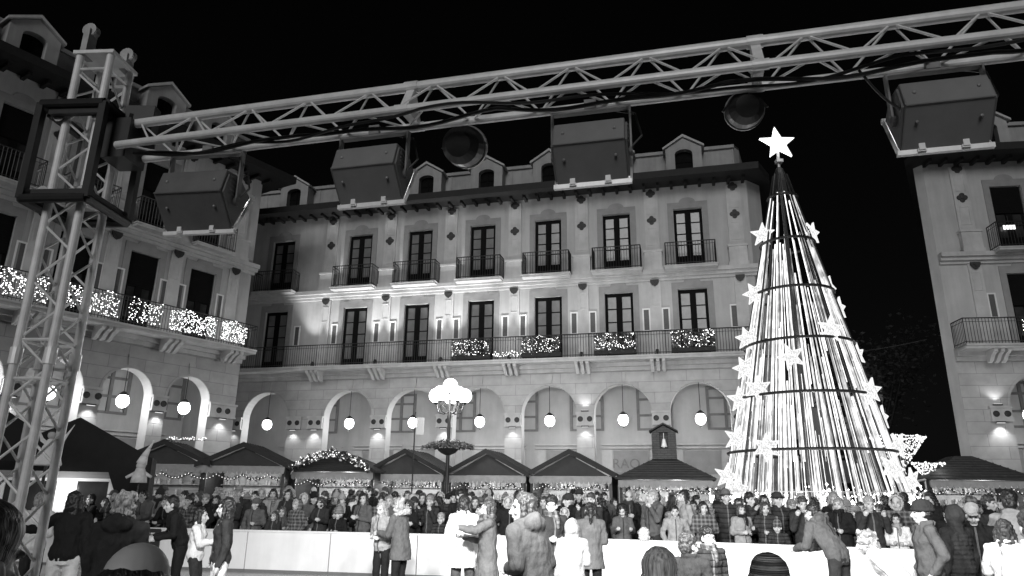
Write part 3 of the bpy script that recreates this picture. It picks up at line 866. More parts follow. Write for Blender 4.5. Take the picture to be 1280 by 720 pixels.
stF = stall("stall left of the belfry", "dark gabled market stall between the street lamp's neighbour and the belfry stall", *row(716, 25.0), R(-14), w=2.75, eave=2.40, rise=.82, light=46, seed=6)
stG = stall("belfry stall", "brown wooden market stall with a little belfry on its tiled roof", *row(834, 24.6), R(-14), w=3.0, eave=2.30, rise=.78, wood=True, hip=True, light=48, seed=7)
stH = stall("stall at the right edge", "tiled roof market stall in front of the right corner building", *row(1226, 24.2), R(-8), w=3.1, eave=2.40, rise=.82, wood=True, hip=True, light=30, seed=8)

m = MB(); m.box(-.42,.42,.55,1.25,3.0,3.95)
bel = MB(); w = .42
for a, b in ((-.42,-.15),(.15,.42)): bel.box(a, b, .5, 1.15, 3.0, 3.92)
bel.box(-.15,.15,.5,1.15,3.0,3.35); bel.box(-.15,.15,.72,1.15,3.35,3.92)
bel.prism([(-.42,3.922),(.42,3.922),(0,4.16)], .5, 1.15)
b_ = bel.build("belfry", blocks("dark_brickwork", .07, .24, .08, .012, 'XZ', var=.3, mort_v=.5), stG)
m = MB(); m.prism([(-.50,3.93),(0,4.20),(.50,3.93),(.50,3.98),(0,4.26),(-.50,3.98)], .42, 1.22); m.build("belfry_roof", M_ROOF, b_)
m = MB(); m.lathe((0,.60,3.42), [(.12,0),(.10,.04),(.075,.16),(.05,.27),(0,.30)], 12); m.sphere((0,.60,3.41), .03); m.tube((0,.60,3.70),(0,.60,3.91), .012); m.build("bell", mat("pale_bell", .8, .4), b_)

# flower garland with lights along the roof of the garlanded stall
rng = random.Random(11)
M = Matrix.Translation(stC.location) @ Matrix.Rotation(stC.rotation_euler.z, 4, 'Z')
g_ = thing("garland", "thick arched garland of leaves and white flowers on the stall roof left of centre", "garland", M @ Vector((0,-.35,2.5)), stC.rotation_euler.z)
lv, fl = MB(), MB()
for k in range(900):
    u = rng.uniform(-1.15, 1.15); c = Vector((u*1.25, rng.gauss(0,.07), .58*(1-abs(u)**1.6/1.25)+rng.gauss(0,.07)))
    q = Euler((rng.uniform(0,6), rng.uniform(0,6), rng.uniform(0,6))).to_matrix(); s = rng.uniform(.04,.09)
    mm_ = fl if rng.random() < .22 else lv
    mm_.add([c+q@Vector((-s*.5,0,0)), c+q@Vector((0,s,0)), c+q@Vector((s*.5,0,0)), c+q@Vector((0,-s,0))], [(0,1,2,3)])
lv.build("leaves", M_LEAF, g_, fix=False); fl.build("flowers", mat("white_paper_flower", .8, .7), g_, fix=False)
m = MB()
for k in range(70):
    u = rng.uniform(-1.1, 1.1); m.octa((u*1.25, -.12+rng.gauss(0,.03), .58*(1-abs(u)**1.6/1.25)+rng.gauss(0,.08)), rng.uniform(.018,.03))
m.build("bulb_string", G_FAIRY2, g_, fix=False)["kind"] = "stuff"
lp = lamp("garland_light", 'POINT', (-.2,-.5,.5), 5, g_, .3)

# small string of lights on the ridge of the stall beside the canopy
t = thing("fairy_lights", "short string of bulbs on the ridge of the stall beside the black canopy", "fairy lights", (stA.location.x, stA.location.y+.3, 3.42), R(8))
m = MB()
for k in range(40): m.octa((rng.uniform(-.2,1.1), rng.gauss(0,.03), rng.uniform(.0,.12)), rng.uniform(.015,.028))
m.build("bulb_string", G_FAIRY2, t, fix=False)["kind"] = "stuff"
m = MB(); m.tube((-.2,0,0),(1.1,0,.0), .008); m.build("cable", M_CABLE, t)

# black canopies and the white kiosk at the left
def canopy(label, x, y, yaw, w, d, eave, rise, side):
    t = thing("canvas_canopy", label, "canopy", (x, y, 0), yaw)
    m = MB(); hw = w/2; n = 12; P = []
    for i in range(n+1):
        for j in range(n+1):
            u, v = -1+2*i/n, j/n
            z = eave + rise*(1-abs(u))**1.15 - .08*math.sin(v*PI)*(abs(u)) + .02*noise.noise(Vector((u*3,v*3,x)))
            P.append((u*hw, v*d, z))
    F = [(i*(n+1)+j, (i+1)*(n+1)+j, (i+1)*(n+1)+j+1, i*(n+1)+j+1) for i in range(n) for j in range(n)]
    m.add(P, F)
    m.add([(-hw,0,eave),(0,0,eave+rise),(hw,0,eave),(hw,0,eave-.38),(-hw,0,eave-.38)], [(0,1,2,3,4)])
    if side:
        pts = [(hw*(1.0), k/8*d, 0) for k in range(9)]
        for k in range(8): m.add([(hw+.02*math.sin(k*2), k/8*d, eave), (hw+.02*math.sin(k*2+2), (k+1)/8*d, eave), (hw+.05*math.sin(k*2+2), (k+1)/8*d, eave-1.15), (hw+.05*math.sin(k*2), k/8*d, eave-1.15)], [(0,1,2,3)])
        m.add([(hw*.45,-.001,eave-.30),(hw,-.001,eave-.30),(hw,-.001,eave-1.15),(hw*.62,-.001,eave-1.0)], [(0,1,2,3)])
    o = m.build("canvas", M_BTARP, t, smooth=False)
    sd = o.modifiers.new("thick", 'SOLIDIFY'); sd.thickness = .02
    for sx in (-1, 1):
        for yy in (.03, d-.06):
            m = MB(); m.tube((sx*(hw-.06), yy, 0), (sx*(hw-.06), yy, eave), .03); m.build("pole", M_BLACKM, t)
    return t
canopy("black canvas canopy with a drooping side flap, just right of the truss tower", -10.9, 17.9, R(24), 3.5, 2.6, 2.55, .95, True)
canopy("black canvas canopy cut off by the left picture border, behind the tower legs", -10.6, 13.6, R(30), 3.2, 2.4, 2.65, 1.05, False)
t = thing("white_kiosk", "low white kiosk with a dark serving window under the black canopies", "kiosk", (-11.35, 18.35, 0), R(24))
m = MB(); wall_with_openings(m, -1.5, 1.35, 0, 2.35, [(.35, 1.05, 1.05, 1.95), (-1.2, -.1, 1.05, 1.95)], .12)
m.add([(1.35,0,0),(1.35,1.8,0),(1.35,1.8,2.35),(1.35,0,2.35)], [(0,1,2,3)]); m.add([(-1.5,0,0),(-1.5,1.8,0),(-1.5,1.8,2.35),(-1.5,0,2.35)], [(0,1,2,3)])
m.add([(-1.5,0,2.35),(1.35,0,2.35),(1.35,1.8,2.35),(-1.5,1.8,2.35)], [(0,1,2,3)])
m.build("wall", M_KIOSK, t)
for a, b in ((.35,1.05),(-1.2,-.1)):
    m = MB(); m.box(a+.01,b-.01,.05,.08,1.06,1.94); m.build("window", M_PANED, t)
m = MB(); m.box(-1.52,1.37,-.02,-.002,2.02,2.36); m.build("fascia", mat("grey_fascia", .22, .6), t)
lamp("kiosk_fill_light", 'POINT', (.1,-.6,1.75), 34, t, .2)  # added fill that brightens the white kiosk panels
m = MB(); m.tube((.0,-.6,1.80),(.2,-.6,1.80), .02); m.build("light_tube", G_STRIP, t)  # made-up glowing tube at the fill, the kiosk has no such lamp

# two hanging decorations by the canopies
t = thing("angel_figure", "white cloth angel with spread wings hung on the black canopy behind the tower legs", "decoration", (-8.95, 13.9, 2.18), R(20))
m = MB(); m.lathe((0,0,0), [(0,0),(.24,0),(.25,.03),(.20,.2),(.10,.42),(.06,.50),(0,.52)], 18); m.build("gown", mat("white_felt", .7, .9, var=.1, scale=8), t, smooth=True)
m = MB(); m.sphere((0,0,.58), .085, 12, 8); m.build("head", mat("doll_skin", .45, .7), t, smooth=True)
m = MB()
for s in (-1,1): m.prism([(s*.03,.42),(s*.16,.52),(s*.33,.80),(s*.24,.58),(s*.20,.46),(s*.06,.36)], .06, .10)
m.build("wing", mat("white_felt", .7), t)
m = MB(); m.sphere((0,.02,.61), .09, 12, 8, (1,1,.8)); m.build("hair", M_LEAF, t)
t = thing("elf_doll", "pale cloth elf with a tall pointed hat held up above the crowd by the canopy", "doll", (-8.05, 15.7, 1.90), R(15))
m = MB(); m.lathe((0,0,0), [(0,0),(.17,.0),(.15,.14),(.09,.30),(0,.33)], 14); m.tube((-.1,0,.2),(-.26,-.03,.10), .04, .03); m.tube((.1,0,.2),(.24,-.02,.12), .04, .03); m.build("body", mat("pale_felt", .5, .9, var=.2, scale=12), t, smooth=True)
m = MB(); m.sphere((0,0,.36), .10, 12, 8); m.build("head", mat("doll_skin", .45), t, smooth=True)
m = MB(); m.poly([(0,0,.40),(.03,0,.55),(.10,0,.70),(.17,0,.84)], .05); 
m = MB(); m.tube((0,0,.40),(.04,0,.56), .115, .075, 12); m.tube((.04,0,.56),(.10,0,.72), .075, .04, 12); m.tube((.10,0,.72),(.17,0,.86), .04, .012, 12); m.sphere((.175,0,.88), .03); m.build("hat", mat("pale_hat_felt", .62, .9), t, smooth=True)
m = MB(); m.tube((0,.03,0),(0,.05,-.75), .015); m.build("stick", M_WOOD, t)

# street lamp with a cluster of globes and a flower basket
t = thing("street_lamp", "tall iron street lamp with a glowing cluster of globes between two stalls", "street lamp", (-2.12, 24.4, 0))
m = MB(); m.lathe((0,0,0), [(0,0),(.24,0),(.24,.25),(.17,.35),(.14,.9),(.10,1.0),(.075,1.2),(.055,4.2),(.08,4.3),(.05,4.4),(.05,4.9),(0,4.95)], 14); m.build("post", M_IRON, t, smooth=True)
gl = [(.52*math.cos(PI/2+2*PI*k/5), .52*math.sin(PI/2+2*PI*k/5), 5.05) for k in range(5)] + [(0,0,5.38)]
for x, y, z in gl:
    m = MB(); m.poly([(0,0,4.5),(x*.4,y*.4,4.40),(x*.8,y*.8,4.46),(x,y,z-.27)] if x or y else [(0,0,4.9),(0,0,z-.26)], .022)
    m.lathe((x,y,z-.30), [(0,0),(.06,.0),(.10,.06),(.09,.09),(0,.09)], 10)
    if x or y: m.poly([(x*.3,y*.3,4.55),(x*.55,y*.55,4.72),(x*.8,y*.8,4.62),(x*.7,y*.7,4.50)], .012)
    a_ = m.build("arm", M_IRON, t)
    m = MB(); m.sphere((x,y,z), .255, 16, 10); m.build("globe", G_GLOBE, a_, smooth=True)
lamp("lamp_light", 'POINT', (0,-.95,5.1), 210, t, .25); lamp("lamp_light", 'POINT', (0,.95,5.1), 260, t, .25); lamp("lamp_light", 'POINT', (0,0,5.85), 120, t, .25)
t = thing("flower_basket", "bushy flower basket hung round the street lamp post above the stall roofs", "flower basket", (-2.12, 24.4, 3.0))
m = MB(); m.lathe((0,0,0), [(.07,0),(.25,.08),(.38,.22),(.08,.24)], 14); m.build("bowl", M_IRON, t)
m = MB()
for k in range(900):
    a = rng.uniform(0,2*PI); r = .72*math.sqrt(rng.random()); c = Vector((r*math.cos(a)*1.25, r*math.sin(a), .26+.28*(1-r)*rng.random()+.05*rng.random()-.2*max(0,r-.45)))
    q = Euler((rng.uniform(0,6), rng.uniform(0,6), rng.uniform(0,6))).to_matrix(); s = rng.uniform(.035,.075)
    m.add([c+q@Vector((-s*.5,0,0)), c+q@Vector((0,s,0)), c+q@Vector((s*.5,0,0)), c+q@Vector((0,-s,0))], [(0,1,2,3)])
m.build("foliage", mat("basket_leaf", .07, .7, var=.5, scale=20), t, fix=False)
t = thing("sign_pole", "thin pole with a small white sign left of the globe street lamp", "sign", (-3.4, 25.2, 0))
m = MB(); m.tube((0,0,0),(0,0,4.55), .025); m.build("pole", M_IRON, t)
m = MB(); m.box(.05,.32,-.01,.01,3.75,4.35); m.build("board", mat("grey_board", .38, .6), t)

# ------------------------------------------------------------------ rink barrier
t = thing("rink_barrier", "long waist high white plastic barrier round the ice rink", "barrier", (0,0,0))
def along(pts):
    out = []
    for a, b in zip(pts[:-1], pts[1:]):
        a, b = Vector(a), Vector(b); n = max(1, round((b-a).length/2.3))
        out += [(a.lerp(b, k/n), a.lerp(b, (k+1)/n)) for k in range(n)]
    return out
for a, b in along(BAR):
    d = (b-a); ang = math.atan2(d.y, d.x); L = d.length
    m = MB(); m.box(.012, L-.012, -.03, .03, .06, .86)
    p = m.build("panel", M_WHITE, t); p.location = (a.x, a.y, 0); p.rotation_euler = (0,0,ang)
    m = MB(); m.box(0, L-.004, -.06, .06, .862, .90); q = m.build("top_rail", M_WHITE, p)
    m = MB(); m.box(0, L-.004, -.05, .05, .004, .058); q = m.build("kick_strip", mat("grey_kick_strip", .16, .6), p)
t2 = thing("notice_board", "dark notice board with rows of small print on the barrier behind the bald head", "notice board", (-8.73, 17.45, .05), math.atan2(-1.35, 7.2))
m = MB(); m.box(-.55,.55,0,.02,0,.83); m.build("board", mat("dark_poster", .03, .5), t2)
rg = random.Random(4)
for k, z in enumerate((.72,.64,.56,.34,.22,.14)):
    x = -.45; m = MB()
    while x < .42:
        w_ = rg.uniform(.05,.13); m.box(x, min(x+w_,.45), -.004, -.001, z-.02, z+.02); x += w_+.03
    m.build("lettering", mat("pale_print", .6, .6), t2)

# ------------------------------------------------------------------ lighting truss
def lace(m, A, B, n, r, closed=False):
    """zigzag lacing between two parallel chords given by functions of 0..1"""
    for k in range(n):
        p, q = (A, B) if k % 2 == 0 else (B, A)
        m.tube(p(k/n), q((k+1)/n), r, n=6)
TX, TY, TH = -3.41, 5.05, R(-4)
t = thing("truss_tower", "upright square aluminium truss tower standing at the left", "truss tower", (TX, TY, 0), 0)
a = .130
cs = [Vector((a*math.sqrt(2)*math.cos(TH+PI/4+k*PI/2), a*math.sqrt(2)*math.sin(TH+PI/4+k*PI/2), 0)) for k in range(4)]
H0 = 5.14
for c in cs:
    m = MB(); m.tube(c, c+Vector((0,0,H0)), .031, n=14); m.tube(c+Vector((0,0,2.6)), c+Vector((0,0,2.72)), .042, n=12); m.build("chord", M_ALU, t, smooth=False)
for k in range(4):
    c, d = cs[k], cs[(k+1) % 4]
    m = MB()
    lace(m, lambda f: c+Vector((0,0,.15+f*(H0-.3))), lambda f: d+Vector((0,0,.15+f*(H0-.3))), 22, .0095)
    for z in (.12, 2.5, 2.78, H0-.12): m.tube(c+Vector((0,0,z)), d+Vector((0,0,z)), .012, n=6)
    m.build("lacing", M_ALU, t)
m = MB(); m.cbox((0,0,.02), (.8,.8,.03), Matrix.Rotation(TH,3,'Z')); m.build("base_plate", M_STEEL, t)
m = MB(); m.cbox((0,0,H0+.02), (.34,.34,.03), Matrix.Rotation(TH,3,'Z')); m.build("top_plate", M_ALU, t)
for s, h in ((0,.16),(2,.26)):
    c = cs[s]; m = MB(); m.cbox(c*.8+Vector((0,0,H0+h*.5)), (.05,.10,h), Matrix.Rotation(TH,3,'Z'))
    q = Matrix.Rotation(TH,3,'Z') @ Matrix.Rotation(PI/2,3,'X')
    m.lathe(c*.8+Vector((0,0,H0+h)), [(0,-.03),(.06,-.03),(.05,0),(.06,.03),(0,.03)], 14, q)
    m.build("pulley", M_STEEL, t)
t = thing("sleeve_block", "black steel carriage frame round the top of the truss tower", "truss carriage", (TX, TY, 0), 0)
b = .255
bs = [Vector((b*math.sqrt(2)*math.cos(TH+PI/4+k*PI/2), b*math.sqrt(2)*math.sin(TH+PI/4+k*PI/2), 0)) for k in range(4)]
for c in bs:
    m = MB(); m.cbox(c+Vector((0,0,4.23)), (.055,.055,.80), Matrix.Rotation(TH,3,'Z')); m.build("upright", M_BLACKM, t)
for z in (3.83, 4.63):
    m = MB()
    for k in range(4): m.tube(bs[k]+Vector((0,0,z)), bs[(k+1)%4]+Vector((0,0,z)), .036, n=10)
    m.build("ring_frame", M_BLACKM, t)
for k in range(4):
    for z in (4.59, 3.89):
        m = MB(); m.tube(bs[k]*.98+Vector((0,0,z)), cs[k]+Vector((0,0,z)), .03, n=8); m.build("guide_arm", M_BLACKM, t)

for k in range(4):
    for z in (3.92, 4.56):
        m = MB(); m.lathe(cs[k]*1.22+Vector((0,0,z)), [(0,-.03),(.045,-.03),(.03,0),(.045,.03),(0,.03)], 10, Matrix.Rotation(PI/2,3,'X')); m.build("guide_roller", M_STEEL, t)
m = MB(); m.cbox((.30,-.02,4.40), (.20,.26,.34), Matrix.Rotation(TH,3,'Z')); m.tube((.30,-.02,4.57),(.30,-.02,4.66), .05, n=10); m.build("hoist_motor", M_BLACKM, t)
for z in (4.585, 3.875):
    m = MB()
    for k in range(4): m.cbox((bs[k]+bs[(k+1)%4])*.5*.86+Vector((0,0,z)), (.40,.05,.07), Matrix.Rotation(TH+PI/4+k*PI/2+PI/4+PI/2,3,'Z'))
    m.build("inner_collar", M_BLACKM, t)
m = MB(); m.prism_x([(-.05,4.74),(.05,4.74),(.05,4.40),(-.05,4.52)], .26, .50); m.build("gusset", M_BLACKM, t)
# beam
bd = Vector((.9703, -.242, 0)); bn = Vector((-.242, -.9703, 0))       # along, and towards the camera side
B0 = Vector((-3.02, 4.97, 0))
t = thing("truss_beam", "long triangular aluminium truss beam spanning the top of the picture", "truss beam", (0,0,0))
LB = 10.5
ch = [Vector((0,0,4.555)), bn*.145+Vector((0,0,4.29)), bn*-.145+Vector((0,0,4.315))]
for c, r in zip(ch, (.036, .030, .030)):
    m = MB()
    m.tube(B0+c, B0+bd*LB+c, r, n=14)
    for k in range(1, 5): m.tube(B0+c+bd*(k*2.35-.05), B0+c+bd*(k*2.35+.05), r*1.18, n=14)
    m.build("chord", M_ALU, t)
for i, j, nn in ((0,1,42),(0,2,42),(1,2,42)):
    m = MB(); lace(m, lambda f: B0+ch[i]+bd*(.05+f*(LB-.1)), lambda f: B0+ch[j]+bd*(.05+f*(LB-.1)), nn, .0082); m.build("lacing", M_ALU, t)
for k in (1, 2, 3, 4):
    m = MB(); p = B0+bd*(k*2.35-.03)
    vs = [p+c for c in ch]+[p+bd*.06+c for c in ch]; m.add(vs, [(0,1,2),(5,4,3),(0,3,4,1),(1,4,5,2),(2,5,3,0)]); m.build("end_plate", M_ALU, t)
# cables
rng = random.Random(3)
for k, (off, z0, sag, lab) in enumerate(((0.02, 4.275, .05, "black power cable lashed along the underside of the truss beam"), (.09, 4.262, .035, "thinner black cable looping under the front of the truss beam"))):
    m = MB(); pts = []
    for i in range(85):
        s = .1+i*.10
        pts.append(B0+bd*s+bn*(off-.10*k*math.sin(s*1.7))+Vector((0,0,z0-sag*abs(math.sin(s*2.1+k))+.015*math.sin(s*7+k))))
    m.poly(pts, .014-.003*k, 6)
    tag(m.build("cable", M_CABLE), lab, "cable", "cables on the truss beam")
m = MB()
for i in range(26):
    s = .3+i*.36; m.tube(B0+bd*s+bn*.05+Vector((0,0,4.20)), B0+bd*s+bn*.05+Vector((0,0,4.33)), .006, n=5)
# floodlights
def flood(label, s, drop, e, tilt=0, sc=1.0, turn=0.0, dark=False):
    p = B0+bd*s+bn*-.12
    yaw = math.atan2(bd.y, bd.x)+turn
    t = thing("floodlight", label, "floodlight", (p.x, p.y, 4.29), yaw, "floodlights hung under the truss beam")
    W, zc = .235*sc, -drop
    m = MB()      # yoke
    m.box(-W-.03, W+.03, -.025, .025, -.035, -.02)
    for sx in (-1,1): m.box(sx*(W+.03)-.006, sx*(W+.03)+.006, -.025, .025, zc-.02, -.02)
    m.tube((0,0,-.03),(0,0,.06), .015); m.box(-.04,.04,-.03,.03,-.02,.05)
    m.build("yoke", M_FLOOD, t)
    q = Matrix.Rotation(R(tilt), 3, 'X')
    M4 = Matrix.Translation((0,0,zc)) @ q.to_4x4()
    prof = [(.20,.12),(.05,.205),(-.12,.185),(-.175,.01),(.02,-.20)]
    prof = [(y*sc, z*sc) for y, z in prof]
    m = MB(); m.prism_x(prof, -W, W)
    m.box(-W-.002, W+.002, -.182*sc, -.160*sc, .0*sc, .018*sc)
    hd = m.build("housing", M_FLOODD if dark else M_FLOOD, t); hd.matrix_local = M4
    bv = hd.modifiers.new("bevel", 'BEVEL'); bv.width = .012; bv.segments = 2
    for sx in (-1,1):
        m = MB(); m.prism_x([(y*.86+.0, z*.86) for y, z in prof], sx*(W+.001), sx*(W+.014)); m.lathe((sx*(W+.016),0,0), [(0,-.02),(.035,-.02),(.035,.02),(0,.02)], 12, Matrix.Rotation(PI/2,3,'Y')); m.build("end_cap", M_FLOODD, hd)
    lq = Matrix.Rotation(-math.atan2(.32,.18)+PI/2, 3, 'X')      # the lens plane leans forward
    A_, B_ = Vector((0,.02*sc,-.20*sc)), Vector((0,.20*sc,.12*sc))
    m = MB(); m.cbox(A_+Vector((0,.004,-.006)), (2*W+.05,.03,.03)); m.cbox(B_+Vector((0,.014,0)), (2*W+.05,.03,.03))
    for sx in (-1,1): m.tube(A_+Vector((sx*(W+.012),.012,-.004)), B_+Vector((sx*(W+.012),.012,-.004)), .015, n=4)
    m.build("door_frame", M_ALU, hd)
    for x in (-W*.55, W*.45):
        m = MB(); m.cbox(A_+Vector((x,-.022,.022)), (.034,.022,.055)); m.cbox(A_+Vector((x,-.016,-.004)), (.046,.02,.02)); m.build("clip", M_CLIP, hd)
    for x in (-W*.72, W*.72):
        for yy, zz in ((-.150, .10), (-.112, -.075)):
            m = MB(); m.sphere((x, yy*sc, zz*sc), .011, 8, 6); m.build("bolt", M_STEEL, hd)
    for k in range(5):
        m = MB(); z = (.03+.03*k)*sc; m.box(W+.015, W+.021, -.09*sc, .06*sc, z-.004, z+.004); m.build("cooling_fin", M_FLOODD, hd)
    m = MB(); p0, p1 = A_+Vector((0,.018,.02)), B_+Vector((0,.010,-.03))
    m.add([(-W+.02,p0.y,p0.z),(W-.02,p0.y,p0.z),(W-.02,p1.y,p1.z),(-W+.02,p1.y,p1.z)], [(0,1,2,3)]); m.build("lens", G_STRIP, hd)
    m = MB(); m.poly([(W+.02,.02,.03),(W+.10,.03,.12),(W+.06,.03,.22-zc*.2),(.05,.05,-zc+.02)], .008, 5); m.build("lead", M_CABLE, hd)
    L = bpy.data.lights.new("flood_beam", 'SPOT'); L.energy = e; L.spot_size = R(100); L.spot_blend = .9; L.shadow_soft_size = .12
    o = bpy.data.objects.new("flood_beam", L); C.objects.link(o); o.parent = t; o.location = (0, .26*sc, zc-.06)
    o.rotation_euler = (R(72), 0, 0)
    return t
FE = 2300
flood("dark floodlight box hanging under the beam close to the truss tower", .62, .43, FE*.95, sc=1.12, turn=R(6), dark=True)
flood("grey floodlight box on a yoke left of the picture centre under the beam", 2.03, .355, FE*.9)
flood("grey floodlight box on a yoke hanging in front of the central roofline", 3.62, .355, FE)
flood("grey floodlight box hanging near the right end of the beam above the corner building", 5.72, .34, FE*.8)
def par(label, s, back, r, z):
    p = B0+bd*s-bn*back
    t = thing("round_lamp", label, "stage lamp", (p.x, p.y, z), math.atan2(bd.y, bd.x), "round lamps hung behind the truss beam")
    q = Matrix.Rotation(R(-68), 3, 'X')
    m = MB(); m.lathe((0,0,0), [(0,-.16),(r*.6,-.155),(r*.92,-.09),(r,.0),(r,.07),(r*.93,.07),(r*.9,.02),(0,.0)], 24, q); m.build("housing", M_BLACKM, t, smooth=False)
    m = MB(); m.lathe((0,0,0), [(r*1.0,.05),(r*1.07,.05),(r*1.07,.085),(r*1.0,.085),(r*1.0,.05)], 24, q); m.build("rim", M_STEEL, t)
    m = MB(); m.tube((0,0,.1),(0,0,.22), .015)
    for sx in (-1,1): m.tube((sx*(r+.02),0,0),(sx*(r+.02)*.3,0,.14), .008)
    m.build("bracket", M_BLACKM, t)
par("black round lamp behind the beam, between the two grey floodlights left of centre", 2.62, .42, .155, 4.27)
par("black round lamp behind the beam, above the star of the light tree", 4.64, .32, .125, 4.26)
m = MB(); p = B0+bd*5.28+Vector((0,0,4.26)); q = B0+bd*5.60+Vector((0,0,3.93))
m.poly([p.lerp(q, k/12)-Vector((0,0,.10*math.sin(PI*k/12))) for k in range(13)], .008, 6)
tag(m.build("cable", M_CABLE), "loose black cable drooping from the beam to the rightmost floodlight", "cable", "cables on the truss beam")

# ------------------------------------------------------------------ tree of light
TCX, TCY = 8.40, 20.0
t = thing("light_tree", "tall cone shaped christmas tree of white light tubes with a star on top", "christmas tree", (TCX, TCY, 0))
ZB, ZT = 1.38, 11.2
def rad(z): return 2.50 + (.26-2.50)*(z-ZB)/(ZT-ZB)
for z in (1.40, 2.95, 4.45, 5.98, 7.55, 9.15, 10.7):
    m = MB(); r = rad(z)+.05; P = [(r*math.cos(2*PI*k/48), r*math.sin(2*PI*k/48), z) for k in range(49)]; m.poly(P, .042, 6); m.build("ring", M_BLACKM, t)
for k in range(8):
    a_ = 2*PI*k/8+.35; m = MB(); m.tube((rad(0)*1.0*math.cos(a_), rad(0)*math.sin(a_), 0), (.2*math.cos(a_), .2*math.sin(a_), 11.5), .03, n=6); m.build("strut", M_BLACKM, t)
m = MB(); m.tube((0,0,0),(0,0,12.0), .09, .05, 10); m.lathe((0,0,11.2), [(.30,-.5),(.26,0),(.12,.5),(.0,.6)], 14); m.build("mast", M_BLACKM, t)
rng = random.Random(9)
cnt = 0
extra = MB(); extra.mi = 0
def strip(mb, a_, z0, z1, wd):
    p0 = Vector(((rad(z0)-.03)*math.cos(a_), (rad(z0)-.03)*math.sin(a_), z0)); p1 = Vector(((rad(z1)-.03)*math.cos(a_), (rad(z1)-.03)*math.sin(a_), z1))
    mb.tube(p0, p1, wd, n=6)
for k in range(96):
    a_ = -PI/2 + (k/96-.5)*2*PI + rng.uniform(-.03,.03)
    c = rng.random()
    z0 = ZB+.05 if c < .55 else rng.choice((2.95,4.45,5.98))+rng.uniform(-.2,.3)
    top = ZT-.4 if k % 9 == 0 else rng.choice((4.4, 5.9, 7.5, 7.6, 9.1))+rng.uniform(-.3,.4)
    if top-z0 < 1.2: top = z0+1.6
    m = MB(); strip(m, a_, z0, min(top, ZT-.3), rng.uniform(.012,.023)); m.build("light_tube", G_TUBE[rng.choice((0,0,0,1,1,2))], t)
for k in range(160):
    a_ = rng.uniform(0, 2*PI); z0 = ZB+.05+rng.choice((0,0,0,0,1.2,2.6)); z1 = z0+rng.uniform(1.0,3.6); extra.mi = rng.choice((0,0,1,1,2)); strip(extra, a_, z0, min(z1, 9), rng.uniform(.007,.013))
extra.build("thin_light_string", G_TUBE, t)["kind"] = "stuff"
def star_mesh(n, r0, r1, th, m_):
    m = MB(); V = []
    for k in range(2*n):
        r = r0 if k % 2 == 0 else r1; a_ = PI/2+PI*k/n; V.append((r*math.cos(a_), r*math.sin(a_)))
    N = 2*n
    m.add([(x,-th*.3,z) for x,z in V]+[(x,th*.3,z) for x,z in V]+[(0,-th,0),(0,th,0)],
          [(k,(k+1)%N,2*N) for k in range(N)]+[(N+(k+1)%N,N+k,2*N+1) for k in range(N)]+[(k,N+k,N+(k+1)%N,(k+1)%N) for k in range(N)])
    m.mi = 1
    m.poly([(x,-th*.35,z) for x,z in V+V[:1]], .013, 5)
    return m.mesh("star", [m_, G_RIM])
SM = star_mesh(6, .37, .18, .07, G_STAR); SM5 = star_mesh(5, .38, .16, .07, G_STAR)
# (angle seen from the front: -90 left edge, 0 facing, 90 right edge; height)
stars = [(-84,9.45),(78,9.5),(-82,7.55),(88,7.85),(84,7.15),(-86,6.2),(12,6.2),(82,5.72),(-82,5.3),(-84,4.4),(38,4.5),(80,3.95),(-80,3.3),(-50,3.0),(84,2.55),(-88,2.3),(58,3.1),(-60,4.6),(-30,5.4),(66,2.2),(-72,1.95),(30,2.5)]
for i, (an, z) in enumerate(stars):
    a_ = R(an-90); r = rad(z)+.10
    o = link("star", SM if i % 3 else SM5, t, (r*math.cos(a_), r*math.sin(a_), z))
    o.rotation_euler = (R(rng.uniform(-10,10)), R(rng.uniform(-30,30)), R(an*.45))
o = link("top_star", star_mesh(5, .60, .25, .10, G_TOPSTAR), t, (0,-.1,12.55)); o.rotation_euler = (R(-6), R(-4), R(4))
m = MB(); m.tube((0,0,11.7),(0,-.03,12.3), .05); m.box(-.1,.1,-.15,.05,11.9,12.0); m.build("star_mount", M_STEEL, t)
lamp("top_star_light", 'POINT', (0,-.7,12.4), 14, t, .3)
for z, e in ((2.0,70),(4.0,50),(6.0,34),(8.0,18)): lamp("tree_light", 'POINT', (0,-.35,z), e, t, .25)
# fenced base
m = MB(); rb = 2.66
P = [(rb*math.cos(2*PI*k/56), rb*math.sin(2*PI*k/56)) for k in range(57)]
for (x0,y0),(x1,y1) in zip(P[:-1],P[1:]): m.add([(x0,y0,.05),(x1,y1,.05),(x1,y1,1.32),(x0,y0,1.32)], [(0,1,2,3)])
m.build("base_skirt", mat("white_translucent_skirt", .75, .7, var=.1, scale=3), t)
m = MB()
for (x,y) in P[:-1]: m.tube((x*1.03,y*1.03,.02),(x*1.03,y*1.03,1.95), .010, n=5)
for z in (.4,.8,1.9): m.poly([(x*1.03,y*1.03,z) for x,y in P], .010, 5)
m.build("base_fence", M_STEEL, t)
m = MB()
for k in range(620):
    a_ = rng.uniform(0,2*PI); m.octa((rb*1.04*math.cos(a_), rb*1.04*math.sin(a_), rng.gauss(1.68,.14)), rng.uniform(.02,.042))
m.build("bulb_string", G_FAIRY, t, fix=False)["kind"] = "stuff"
for k in range(7): 
    a_ = R(-150+k*20); lamp("base_light", 'POINT', (3.2*math.cos(a_), 3.2*math.sin(a_), 1.5), 22, t, .2)
